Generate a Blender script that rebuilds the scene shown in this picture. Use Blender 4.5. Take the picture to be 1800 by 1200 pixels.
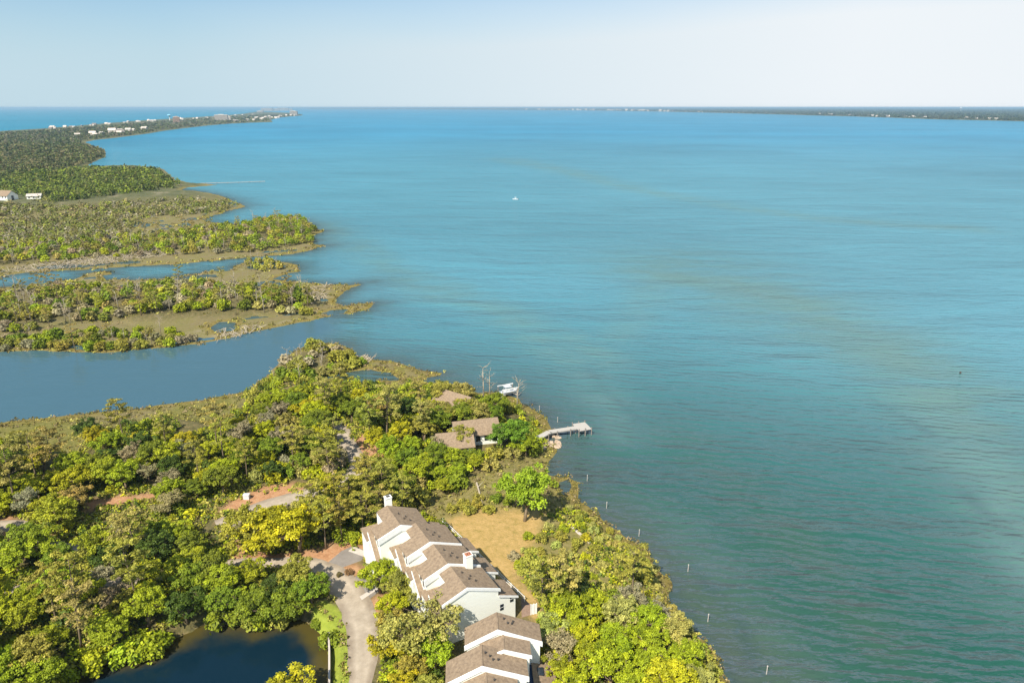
import bpy, math, random
import numpy as np
from mathutils import Vector, Matrix
random.seed(7); R = np.random.default_rng(11)
for o in list(bpy.data.objects): bpy.data.objects.remove(o)
S = bpy.context.scene; C = S.collection
rad = math.radians
# ------------------------------------------------------------------ camera
H = 80.0; F = 1200.0; PITCH = math.atan((600-188.5)/1200)
cd = bpy.data.cameras.new('camera'); cam = bpy.data.objects.new('camera', cd); C.objects.link(cam)
cd.sensor_width = 36; cd.lens = 24; cd.clip_start = 0.5; cd.clip_end = 120000
cam.location = (0, 0, H); cam.rotation_euler = (rad(90)-PITCH, 0, 0); S.camera = cam
# ------------------------------------------------------------------ light
SUN_EL, SUN_AZ = 48.0, -151.0          # azimuth clockwise from +Y (view direction)
w = bpy.data.worlds.new('World'); S.world = w; w.use_nodes = True
nt = w.node_tree; nt.nodes.clear()
N = nt.nodes.new; L = nt.links.new
sky = N('ShaderNodeTexSky'); sky.sky_type = 'NISHITA'; sky.sun_disc = False
sky.sun_elevation = rad(SUN_EL); sky.sun_rotation = rad(SUN_AZ); sky.altitude = 0
sky.air_density = 1.0; sky.dust_density = 0.6; sky.ozone_density = 2.0
bg = N('ShaderNodeBackground'); bg.inputs[1].default_value = 0.072
# thin milky veil: densest near the horizon, brighter towards the right-hand part of the sky
tc = N('ShaderNodeTexCoord'); mp = N('ShaderNodeMapping'); mp.inputs['Scale'].default_value = (1.2, 1.2, 6)
no = N('ShaderNodeTexNoise'); no.inputs['Scale'].default_value = 1.6; no.inputs['Detail'].default_value = 4
sep = N('ShaderNodeSeparateXYZ')
L(tc.outputs['Generated'], mp.inputs[0]); L(mp.outputs[0], no.inputs[0]); L(tc.outputs['Generated'], sep.inputs[0])
mx_ = N('ShaderNodeMapRange'); mx_.inputs[1].default_value = -0.42; mx_.inputs[2].default_value = 0.42
L(sep.outputs['X'], mx_.inputs[0])
vc = N('ShaderNodeMix'); vc.data_type = 'RGBA'; vc.inputs[6].default_value = (5.0, 6.5, 7.3, 1); vc.inputs[7].default_value = (7.8, 8.25, 8.6, 1); L(mx_.outputs[0], vc.inputs[0])
mz = N('ShaderNodeMapRange'); mz.interpolation_type = 'SMOOTHSTEP'; mz.inputs[1].default_value = 0.02; mz.inputs[2].default_value = 0.21; mz.inputs[3].default_value = 1.0; mz.inputs[4].default_value = 0.0
L(sep.outputs['Z'], mz.inputs[0])
m1 = N('ShaderNodeMath'); m1.operation = 'MULTIPLY_ADD'; L(no.outputs[0], m1.inputs[0]); m1.inputs[1].default_value = 0.30; m1.inputs[2].default_value = -0.15
m3 = N('ShaderNodeMath'); m3.operation = 'MULTIPLY_ADD'; L(mx_.outputs[0], m3.inputs[0]); m3.inputs[1].default_value = 0.42; L(m1.outputs[0], m3.inputs[2])
m2 = N('ShaderNodeMath'); m2.operation = 'ADD'; m2.use_clamp = True; L(m3.outputs[0], m2.inputs[0]); L(mz.outputs[0], m2.inputs[1])
tint = N('ShaderNodeMix'); tint.data_type = 'RGBA'; tint.blend_type = 'MULTIPLY'; tint.inputs[0].default_value = 1; tint.inputs[7].default_value = (.66, .98, 1.18, 1); L(sky.outputs[0], tint.inputs[6])
mixc = N('ShaderNodeMix'); mixc.data_type = 'RGBA'
L(m2.outputs[0], mixc.inputs[0]); L(tint.outputs[2], mixc.inputs[6]); L(vc.outputs[2], mixc.inputs[7]); L(mixc.outputs[2], bg.inputs[0])
wo = N('ShaderNodeOutputWorld'); L(bg.outputs[0], wo.inputs[0])
sl = bpy.data.lights.new('sun', 'SUN'); sl.energy = 4.9; sl.angle = rad(0.5); sl.color = (1, .93, .82)
so = bpy.data.objects.new('sun', sl); C.objects.link(so)
a, e = rad(SUN_AZ), rad(SUN_EL)
sdir = Vector((math.sin(a)*math.cos(e), math.cos(a)*math.cos(e), math.sin(e)))
so.rotation_euler = sdir.to_track_quat('Z', 'Y').to_euler(); so.location = (0, 0, 300)
S.view_settings.view_transform = 'Standard'; S.view_settings.look = 'None'
S.view_settings.exposure = 0.62; S.view_settings.gamma = 1
S.cycles.max_bounces = 6; S.cycles.transparent_max_bounces = 4; S.cycles.volume_bounces = 0

# ------------------------------------------------------------------ helpers
def at(u, v, z=0.0):
    """ground point seen at photo pixel (u, v), on the level z"""
    u = np.asarray(u, float); v = np.asarray(v, float)
    dx = (u-900)/F; dy = (v-600)/F
    cy = math.cos(PITCH)-dy*math.sin(PITCH); cz = -math.sin(PITCH)-dy*math.cos(PITCH)
    t = (z-H)/cz
    return np.stack([dx*t, cy*t, np.zeros_like(t)+z], -1)
def poly(pts, z=0.0):
    p = np.array(pts, float); return at(p[:, 0], p[:, 1], z)[:, :2]
def inside(P, x, y):
    r = np.zeros(x.shape, bool); n = len(P)
    for i in range(n):
        x1, y1 = P[i]; x2, y2 = P[(i+1) % n]
        if y1 == y2: continue
        c = (y1 > y) != (y2 > y)
        r ^= c & (x < (x2-x1)*(y-y1)/(y2-y1)+x1)
    return r
def dline(P, x, y, closed=False):
    d = np.full(x.shape, 1e12); n = len(P)
    for i in range(n if closed else n-1):
        x1, y1 = P[i]; x2, y2 = P[(i+1) % n]
        ex, ey = x2-x1, y2-y1; l2 = ex*ex+ey*ey+1e-9
        t = np.clip(((x-x1)*ex+(y-y1)*ey)/l2, 0, 1)
        d = np.minimum(d, (x-x1-t*ex)**2+(y-y1-t*ey)**2)
    return np.sqrt(d)
def sdf(P, x, y):
    d = dline(P, x, y, True); return np.where(inside(P, x, y), d, -d)
def h2(ix, iy, s):
    n = (ix.astype(np.int64)*374761393+iy.astype(np.int64)*668265263+s*1442695041) & 0xffffffff
    n = ((n ^ (n >> 13))*1274126177) & 0xffffffff
    return ((n ^ (n >> 16)) & 0xffff)/65535.0
def vn(x, y, s=0):
    ix = np.floor(x); iy = np.floor(y); fx = x-ix; fy = y-iy
    fx = fx*fx*(3-2*fx); fy = fy*fy*(3-2*fy)
    a = h2(ix, iy, s); b = h2(ix+1, iy, s); c = h2(ix, iy+1, s); d = h2(ix+1, iy+1, s)
    return (a*(1-fx)+b*fx)*(1-fy)+(c*(1-fx)+d*fx)*fy
def fbm(x, y, s=0, o=4):
    r = 0; k = .5
    for i in range(o):
        r = r+k*vn(x, y, s+i*17); x = x*2.03+5.1; y = y*2.03+9.7; k *= .5
    return r/(1-.5**o)
def ss(a, b, x):
    t = np.clip((x-a)/(b-a), 0, 1); return t*t*(3-2*t)
def tag(o, label=None, cat=None, group=None, kind=None):
    if label: o['label'] = label
    if cat: o['category'] = cat
    if group: o['group'] = group
    if kind: o['kind'] = kind
    return o
def linkobj(name, me, parent=None, loc=None, rz=0):
    o = bpy.data.objects.new(name, me); C.objects.link(o)
    if loc is not None: o.location = loc
    if rz: o.rotation_euler = (0, 0, rz)
    if parent: o.parent = parent
    return o
def empty(name, loc, rz=0, **k):
    return tag(linkobj(name, None, None, loc, rz), **k)
def fastmesh(name, V, FI, mat, attrs=None, smooth=False):
    """V (n,3); FI (m,k) ints"""
    V = np.ascontiguousarray(V, np.float32).reshape(-1, 3); FI = np.ascontiguousarray(FI, np.int32); k = FI.shape[1]
    me = bpy.data.meshes.new(name)
    me.vertices.add(len(V)); me.vertices.foreach_set('co', V.ravel())
    me.loops.add(FI.size); me.loops.foreach_set('vertex_index', FI.ravel())
    me.polygons.add(len(FI)); me.polygons.foreach_set('loop_start', np.arange(0, FI.size, k, dtype=np.int32))
    me.polygons.foreach_set('loop_total', np.full(len(FI), k, np.int32))
    me.update(calc_edges=True)
    if smooth: me.polygons.foreach_set('use_smooth', np.ones(len(FI), bool))
    for nm, (dom, typ, arr) in (attrs or {}).items():
        at_ = me.attributes.new(nm, typ, dom)
        at_.data.foreach_set('value' if typ == 'FLOAT' else 'color', np.ascontiguousarray(arr, np.float32).ravel())
    me.materials.append(mat)
    return me
class MB:
    def __init__(s): s.v = []; s.f = []
    def add(s, vs, fs):
        n = len(s.v); s.v += [tuple(map(float, p)) for p in vs]; s.f += [tuple(i+n for i in f) for f in fs]; return s
    def box(s, x0, x1, y0, y1, z0, z1):
        return s.add([(x, y, z) for z in (z0, z1) for y in (y0, y1) for x in (x0, x1)],
                     [(0, 2, 3, 1), (4, 5, 7, 6), (0, 1, 5, 4), (2, 6, 7, 3), (0, 4, 6, 2), (1, 3, 7, 5)])
    def prism(s, prof, y0, y1):           # profile in xz, extruded along y
        n = len(prof)
        v = [(x, y0, z) for x, z in prof]+[(x, y1, z) for x, z in prof]
        f = [tuple(range(n)), tuple(range(2*n-1, n-1, -1))]+[(i, i+n, (i+1) % n+n, (i+1) % n) for i in range(n)]
        return s.add(v, f)
    def slab(s, q, t):                    # quad with thickness t downwards
        q = [tuple(p) for p in q]; b = [(x, y, z-t) for x, y, z in q]
        return s.add(q+b, [(0, 1, 2, 3), (7, 6, 5, 4)]+[(i, i+4, (i+1) % 4+4, (i+1) % 4) for i in range(4)])
    def tube(s, pts, rs, n=6, cap=True):
        pts = [Vector(p) for p in pts]; base = len(s.v)
        for i, p in enumerate(pts):
            d = (pts[min(i+1, len(pts)-1)]-pts[max(i-1, 0)]).normalized()
            a = d.orthogonal().normalized(); b = d.cross(a)
            if i and abs(d.z) > .2:
                a = Vector((1, 0, 0)); a = (a-d*a.dot(d)).normalized(); b = d.cross(a)
            elif abs(d.z) > .2:
                a = Vector((1, 0, 0)); a = (a-d*a.dot(d)).normalized(); b = d.cross(a)
            for k in range(n):
                t = 2*math.pi*k/n; q = p+(a*math.cos(t)+b*math.sin(t))*rs[i]; s.v.append(tuple(q))
        for i in range(len(pts)-1):
            for k in range(n):
                s.f.append((base+i*n+k, base+i*n+(k+1) % n, base+(i+1)*n+(k+1) % n, base+(i+1)*n+k))
        if cap:
            s.f.append(tuple(base+k for k in range(n))[::-1]); s.f.append(tuple(base+(len(pts)-1)*n+k for k in range(n)))
        return s
    def mesh(s, name, mat, smooth=False):
        me = bpy.data.meshes.new(name); me.from_pydata(s.v, [], s.f); me.update()
        import bmesh
        bm = bmesh.new(); bm.from_mesh(me); bmesh.ops.recalc_face_normals(bm, faces=bm.faces); bm.to_mesh(me); bm.free()
        if smooth: me.polygons.foreach_set('use_smooth', [True]*len(me.polygons))
        me.materials.append(mat); return me
    def build(s, name, mat, parent=None, loc=None, rz=0, smooth=False):
        return linkobj(name, s.mesh(name, mat, smooth), parent, loc, rz)

# ------------------------------------------------------------------ materials
def newmat(name):
    m = bpy.data.materials.new(name); m.use_nodes = True
    nt = m.node_tree; b = nt.nodes['Principled BSDF']; return m, nt, b
def setspec(b, v):
    b.inputs['Specular IOR Level'].default_value = v
def noisy(name, c1, c2, scale=3, rough=.85, bump=.0, detail=5, spec=.3, stretch=(1, 1, 1), dist=.05):
    m, nt, b = newmat(name)
    tc = nt.nodes.new('ShaderNodeTexCoord'); mp = nt.nodes.new('ShaderNodeMapping'); mp.inputs['Scale'].default_value = stretch
    n = nt.nodes.new('ShaderNodeTexNoise'); n.inputs['Scale'].default_value = scale; n.inputs['Detail'].default_value = detail
    n.inputs['Roughness'].default_value = .65
    r = nt.nodes.new('ShaderNodeValToRGB'); r.color_ramp.elements[0].position = .3; r.color_ramp.elements[1].position = .7
    r.color_ramp.elements[0].color = (*c1, 1); r.color_ramp.elements[1].color = (*c2, 1)
    nt.links.new(tc.outputs['Object'], mp.inputs[0]); nt.links.new(mp.outputs[0], n.inputs[0]); nt.links.new(n.outputs[0], r.inputs[0])
    nt.links.new(r.outputs[0], b.inputs['Base Color']); b.inputs['Roughness'].default_value = rough; setspec(b, spec)
    if bump:
        bp = nt.nodes.new('ShaderNodeBump'); bp.inputs['Strength'].default_value = bump; bp.inputs['Distance'].default_value = dist
        nt.links.new(n.outputs[0], bp.inputs['Height']); nt.links.new(bp.outputs[0], b.inputs['Normal'])
    return m
M = {}
M['wall'] = noisy('white_siding', (.80, .80, .71), (.88, .88, .79), 1.2, .6, .15, stretch=(.4, .4, 6))
M['trim'] = noisy('white_trim', (.72, .72, .68), (.84, .84, .80), 3, .5)
M['roof'] = noisy('brown_shingles', (.175, .125, .082), (.34, .25, .160), 2.2, .9, .5, 8, stretch=(1, 1, 1))
M['glass'] = noisy('dark_window_glass', (.015, .02, .025), (.03, .04, .05), 2, .12, spec=.5)
M['pot'] = noisy('terracotta', (.30, .12, .07), (.42, .18, .10), 6, .8)
M['vent'] = noisy('dark_vent_metal', (.05, .045, .04), (.09, .08, .07), 6, .7)
M['wood'] = noisy('weathered_planks', (.34, .31, .27), (.52, .49, .43), 4, .85, .3, stretch=(5, 1, 1))
M['deck'] = noisy('brown_deck_boards', (.20, .13, .09), (.32, .22, .16), 4, .85, .3)
M['pile'] = noisy('wet_pilings', (.16, .14, .12), (.30, .27, .23), 4, .85)
M['stake'] = noisy('pale_stakes', (.55, .53, .48), (.72, .70, .65), 4, .8)
M['road'] = noisy('grey_tan_gravel_asphalt', (.34, .28, .205), (.50, .42, .315), .8, .95, .3, 8)
def worn(m):
    nt = m.node_tree; n, l = nt.nodes, nt.links; b = n['Principled BSDF']; src = b.inputs['Base Color'].links[0].from_socket
    a = n.new('ShaderNodeAttribute'); a.attribute_name = 'margin'; t = n.new('ShaderNodeTexNoise'); t.inputs['Scale'].default_value = .7; t.inputs['Detail'].default_value = 5
    tc = n.new('ShaderNodeTexCoord'); l.new(tc.outputs['Object'], t.inputs[0]); mu = n.new('ShaderNodeMath'); mu.operation = 'MULTIPLY'; mu.use_clamp = True; l.new(a.outputs['Fac'], mu.inputs[0])
    ml = n.new('ShaderNodeMath'); ml.operation = 'MULTIPLY'; l.new(t.outputs[0], ml.inputs[0]); ml.inputs[1].default_value = 1.7; l.new(ml.outputs[0], mu.inputs[1])
    x = n.new('ShaderNodeMix'); x.data_type = 'RGBA'; l.new(mu.outputs[0], x.inputs[0]); l.new(src, x.inputs[6]); x.inputs[7].default_value = (.24, .19, .135, 1); l.new(x.outputs[2], b.inputs['Base Color'])
worn(M['road'])
M['drive'] = noisy('worn_grey_asphalt', (.19, .165, .14), (.27, .24, .205), .5, .95, .3, 8)
M['walk'] = noisy('pale_concrete', (.46, .40, .33), (.58, .52, .45), 1, .9)
M['bark'] = noisy('grey_brown_bark', (.13, .095, .055), (.26, .20, .125), 6, .95, .6, stretch=(1, 1, .3))
M['dead'] = noisy('bleached_dead_wood', (.32, .265, .185), (.50, .43, .32), 5, .95, .4)
M['hull'] = noisy('white_gelcoat', (.55, .57, .58), (.68, .70, .70), 2, .25, spec=.5)
M['gap_shade'] = noisy('gap_shade_paint', (.02, .04, .09), (.03, .06, .13), 2, .7)  # near-black blue standing in for shade in the gap by the sunroom
M['teal'] = noisy('teal_painted_siding', (.16, .27, .27), (.22, .35, .34), 2, .7)
M['tan'] = noisy('tan_concrete', (.62, .52, .42), (.74, .64, .54), .4, .8)
M['orangeb'] = noisy('orange_brick', (.36, .22, .14), (.46, .30, .20), .4, .8)
M['tank'] = noisy('pale_blue_tank_paint', (.20, .50, .68), (.30, .60, .76), .3, .5)
M['rubble'] = noisy('shore_rocks', (.30, .22, .15), (.55, .44, .32), 2, .95, .5)

def foliage(name, objcol=True, transl=.16):
    m, nt, b = newmat(name); n = nt.nodes; l = nt.links
    if objcol:
        oi = n.new('ShaderNodeObjectInfo'); col = oi.outputs['Color']
    else:
        t = n.new('ShaderNodeAttribute'); t.attribute_name = 'tint'; col = t.outputs['Color']
    a = n.new('ShaderNodeAttribute'); a.attribute_name = 'tone'
    hs = n.new('ShaderNodeHueSaturation')
    mr = n.new('ShaderNodeMapRange'); mr.inputs[3].default_value = .45; mr.inputs[4].default_value = 1.55
    mh = n.new('ShaderNodeMapRange'); mh.inputs[3].default_value = .51; mh.inputs[4].default_value = .492
    l.new(a.outputs['Fac'], mr.inputs[0]); l.new(a.outputs['Fac'], mh.inputs[0])
    l.new(mr.outputs[0], hs.inputs['Value']); l.new(mh.outputs[0], hs.inputs['Hue']); l.new(col, hs.inputs['Color'])
    l.new(hs.outputs[0], b.inputs['Base Color']); b.inputs['Roughness'].default_value = .6; setspec(b, .25)
    tr = n.new('ShaderNodeBsdfTranslucent'); l.new(hs.outputs[0], tr.inputs[0])
    mx = n.new('ShaderNodeMixShader'); mx.inputs[0].default_value = transl
    l.new(b.outputs[0], mx.inputs[1]); l.new(tr.outputs[0], mx.inputs[2]); l.new(mx.outputs[0], n['Material Output'].inputs[0])
    return m
M['leaf'] = foliage('leaf_clumps'); M['leafs'] = foliage('leaf_cover', False)

# ------------------------------------------------------------------ traced outlines (photo pixels on the water level)
MAIN = [(1330,1330),(1290,1230),(1275,1200),(1262,1165),(1245,1130),(1215,1103),(1193,1075),(1176,1050),(1182,1030),(1172,1014),(1150,990),(1140,970),(1120,952),(1090,938),(1063,915),(1030,888),
 (1012,878),(1020,862),(1012,846),(1000,830),(985,838),(968,833),(962,822),(972,808),(980,792),(976,780),(955,778),(966,770),(972,752),(962,738),(940,722),(915,710),(905,702),(890,694),(868,688),(845,690),(815,682),(790,675),
 (770,672),(745,676),(735,668),(752,662),(780,656),(745,652),(715,642),(690,634),(660,630),(630,626),(600,606),(560,604),(525,615),(500,632),(480,648),(462,665),(440,684),(400,692),(350,702),(300,708),(240,716),(180,724),(120,730),(60,738),(0,743),
 (-200,770),(-700,830),(-1400,1100),(-1800,1900),(200,2400),(1300,2200),(1420,1500)]
LM2 = [(-700,640),(-200,628),(0,618),(60,616),(130,618),(190,618),(235,614),(275,611),(350,603),(400,592),(450,580),(500,572),(545,564),(590,552),(615,551),(640,543),(656,533),(632,534),(605,538),(585,532),(600,518),(618,506),(650,497),(620,500),(575,500),(535,498),
 (505,494),(487,489),(505,482),(530,477),(522,466),(490,459),(450,456),(425,463),(405,476),(350,476),(300,485),(277,488),(240,492),(195,490),(186,477),(150,480),(130,492),(60,498),(0,505),(-200,515),(-700,540)]
LM3 = [(-700,500),(-200,492),(0,486),(40,480),(100,476),(150,474),(190,470),(233,468),(333,462),(400,456),(470,450),(515,447),(547,442),(575,431),(555,428),(552,414),(574,407),(555,402),(545,392),(520,384),(480,382),(440,392),(425,396),(400,394),(372,390),(355,387),(365,381),(400,372),(433,363),(425,359),(405,350),
 (385,343),(345,336),(318,334),(330,330),(385,325),(345,322),(310,317),(298,306),(285,296),(240,291),(190,292),(150,294),(165,285),(187,276),(185,263),(165,256),(150,250),(170,246),(200,243),(230,239),(262,235),(290,230),(330,225),(365,221),(400,218),(440,216),(480,215),(476,211),(490,207),(533,203),(515,199),(480,197.5),(450,197),
 (420,201),(380,204),(300,209),(250,212),(200,216),(150,220),(83,226),(0,231),(-150,243),(-500,275),(-900,330)]
COAST = [(2600,238),(2200,224),(1950,217),(1800,213.5),(1700,211.5),(1640,210),(1560,207),(1500,205),(1420,203),(1350,201),(1290,199.5),(1240,198.3),(1180,196.8),(1100,195.2),(1000,193.9),(900,193.2),(800,192.7),(700,192.3),(600,192.0),(540,191.8),(540,191.0),(900,190.7),(1800,190.6),(2600,190.6),(3500,195)]
POND = [(90,1240),(112,1189),(187,1168),(262,1150),(322,1112),(375,1097),(431,1093),(480,1092),(525,1087),(551,1103),(572,1128),(577,1160),(578,1215),(560,1330),(300,1420),(60,1400)]
POOLS = [[(366,575),(385,567),(412,566),(420,573),(408,581),(380,584)], [(20,507),(40,492),(90,490),(95,498),(60,508)], [(560,552),(585,545),(612,544),(608,549),(580,554)],
 [(247,398),(262,393),(268,396),(255,400)], [(560,668),(600,654),(650,650),(690,655),(700,666),(650,672)], [(310,395),(330,391),(338,395),(322,399)], [(415,462),(330,470),(250,476),(180,484),(186,492),(280,490),(350,480),(410,470)],
 [(985,850),(1000,842),(1008,856),(1003,872),(992,868)]]
pMAIN, pLM2, pLM3, pCOAST = poly(MAIN), poly(LM2), poly(LM3), poly(COAST)
pPOND = poly(POND, 0); pPOOLS = [poly(p) for p in POOLS]
GZ = 1.8
Z_ = lambda pts: poly(pts, GZ)
LANE = Z_([(622,1290),(630,1225),(638,1170),(640,1125),(636,1090),(620,1052),(596,1020),(572,1000),(545,990),(500,987),(455,990),(405,990),(350,1000),(250,1025),(160,1022),(60,1030),(-60,1060)])
LANE2 = Z_([(540,990),(500,985)])
ROAD2 = Z_([(372,925),(395,922),(430,900),(490,882),(525,872),(558,862),(590,848),(635,828),(620,800),(603,768),(590,740)])
ROAD3 = Z_([(-160,925),(0,925),(30,918),(60,945),(105,962),(150,975)])
PADS = [Z_([(583,985),(612,972),(655,962),(668,985),(700,1010),(668,1052),(640,1060),(606,1022)])]
LAWN = Z_([(780,912),(815,902),(850,897),(905,895),(948,898),(952,945),(925,970),(908,990),(915,1012),(938,1045),(968,1085),(940,1098),(905,1052),(860,1003),(815,955)])
MEAD = Z_([(725,900),(745,870),(800,848),(860,812),(905,795),(955,782),(972,790),(955,815),(965,838),(985,860),(1010,890),(950,905),(880,905),(830,925),(780,930)])
STRAW = [Z_(p) for p in ([(405,1000),(420,950),(480,975),(560,960),(640,955),(655,965),(600,985),(560,1000),(480,985)], [(590,1000),(625,985),(650,1005),(620,1018)], [(140,885),(200,872),(280,866),(285,874),(220,884),(160,893)], [(370,905),(395,885),(430,870),(480,850),(540,850),(560,862),(500,878),(430,895)],
 [(-40,925),(20,905),(60,925),(100,945),(60,960),(0,945)], [(560,770),(620,780),(640,760),(690,800),(640,820),(580,800)], [(640,1060),(700,1030),(720,1060),(660,1090)])]
POLAWN = Z_([(552,1062),(570,1055),(590,1065),(618,1100),(632,1140),(625,1180),(615,1270),(578,1240),(578,1150),(570,1125),(548,1100)])
MARSHM = [poly(p) for p in ([(-200,790),(-200,760),(0,742),(120,728),(240,714),(350,700),(440,682),(462,660),(480,668),(430,700),(405,735),(380,752),(300,745),(230,755),(160,770),(140,810),(60,820),(0,790)], [(540,655),(600,640),(660,628),(780,655),(740,680),(690,690),(640,672),(560,672)],
 [(1004,880),(975,850),(955,835),(940,800),(965,775),(985,790),(1000,825),(1025,855),(1015,885)])]
HUM = [poly(p, 0) for p in ([(-300,600),(-300,525),(0,515),(130,505),(300,515),(420,520),(560,515),(560,545),(430,560),(300,565),(150,560),(0,590)], [(-300,475),(-300,430),(0,425),(150,420),(300,415),(400,400),(520,395),(560,405),(550,425),(420,435),(300,440),(150,450),(0,470)])]

# ------------------------------------------------------------------ ground and water on one polar grid round the camera's foot
def grid(rs, th):
    Rr, T = np.meshgrid(rs, th, indexing='ij')
    x = Rr*np.sin(T); y = Rr*np.cos(T); nr, nt_ = x.shape
    i = np.arange(nr*nt_).reshape(nr, nt_)
    FI = np.stack([i[:-1, :-1], i[:-1, 1:], i[1:, 1:], i[1:, :-1]], -1).reshape(-1, 4)
    return x.ravel(), y.ravel(), FI[:, ::-1]
def landd(x, y):
    r = np.hypot(x, y); amp = np.clip(r*.009, .5, 14); sc = np.clip(1/(r*.035), 0.004, .3)
    # warp per distance band so that the noise stays continuous
    wob = (fbm(x*.22, y*.22, 3)-.5)*np.clip(5-r*.006, 0, 2.6)+(fbm(x*.05, y*.05, 5)-.5)*np.clip(r*.02, 0, 7)*np.clip(1.6-r/1800, .15, 1)
    d = np.maximum(np.maximum(sdf(pMAIN, x, y), sdf(pLM2, x, y)), np.maximum(sdf(pLM3, x, y), sdf(pCOAST, x, y)))
    d = d+wob*np.clip(1.2-np.abs(d)/60, 0.1, 1)
    dp = sdf(pPOND, x, y)+(fbm(x*.3, y*.3, 8)-.5)*1.6
    d = np.minimum(d, -dp)
    for P in pPOOLS: d = np.minimum(d, -(sdf(P, x, y)+(fbm(x*.3, y*.3, 9)-.5)*3))
    return d, dp
rs = 40*np.exp(np.arange(0, math.log(60000/40), .0088)); th = np.radians(np.arange(-54, 50, .13))
gx, gy, GF = grid(rs, th)
gd, gdp = landd(gx, gy)
gr = np.hypot(gx, gy)
main_in = inside(pMAIN, gx, gy)
marsh = np.zeros_like(gx)
for P in MARSHM: marsh = np.maximum(marsh, ss(-1.5, 2.5, sdf(P, gx, gy)+(fbm(gx*.2, gy*.2, 12)-.5)*5))
hum = np.zeros_like(gx)
for P in HUM: hum = np.maximum(hum, ss(-3, 6, sdf(P, gx, gy)+(fbm(gx*.1, gy*.1, 13)-.5)*14))
far = ss(620, 760, gr)
midland = (~main_in) & (gr < 760)
marsh = np.where(midland, 1-hum*.9, marsh)
marsh = np.where((~main_in) & (gr >= 640), np.maximum((1-far)*marsh, ss(9, 2, gd)*.8*(gr < 2500)), marsh)
up = np.where(main_in, 1, np.where(gr < 760, .45, .9))*(1-marsh)
tidal = fbm(gx*.045, gy*.09, 21)
hh = np.where(gd < 0, np.maximum(-.22*np.abs(gd), -2), .22*ss(0, 1.2, gd)+(GZ-.22)*ss(0, 1, (gd-np.where(gdp > -14, .1, 1.5))/np.where(gdp > -14, 1.6, 8.5))*up)
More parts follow.
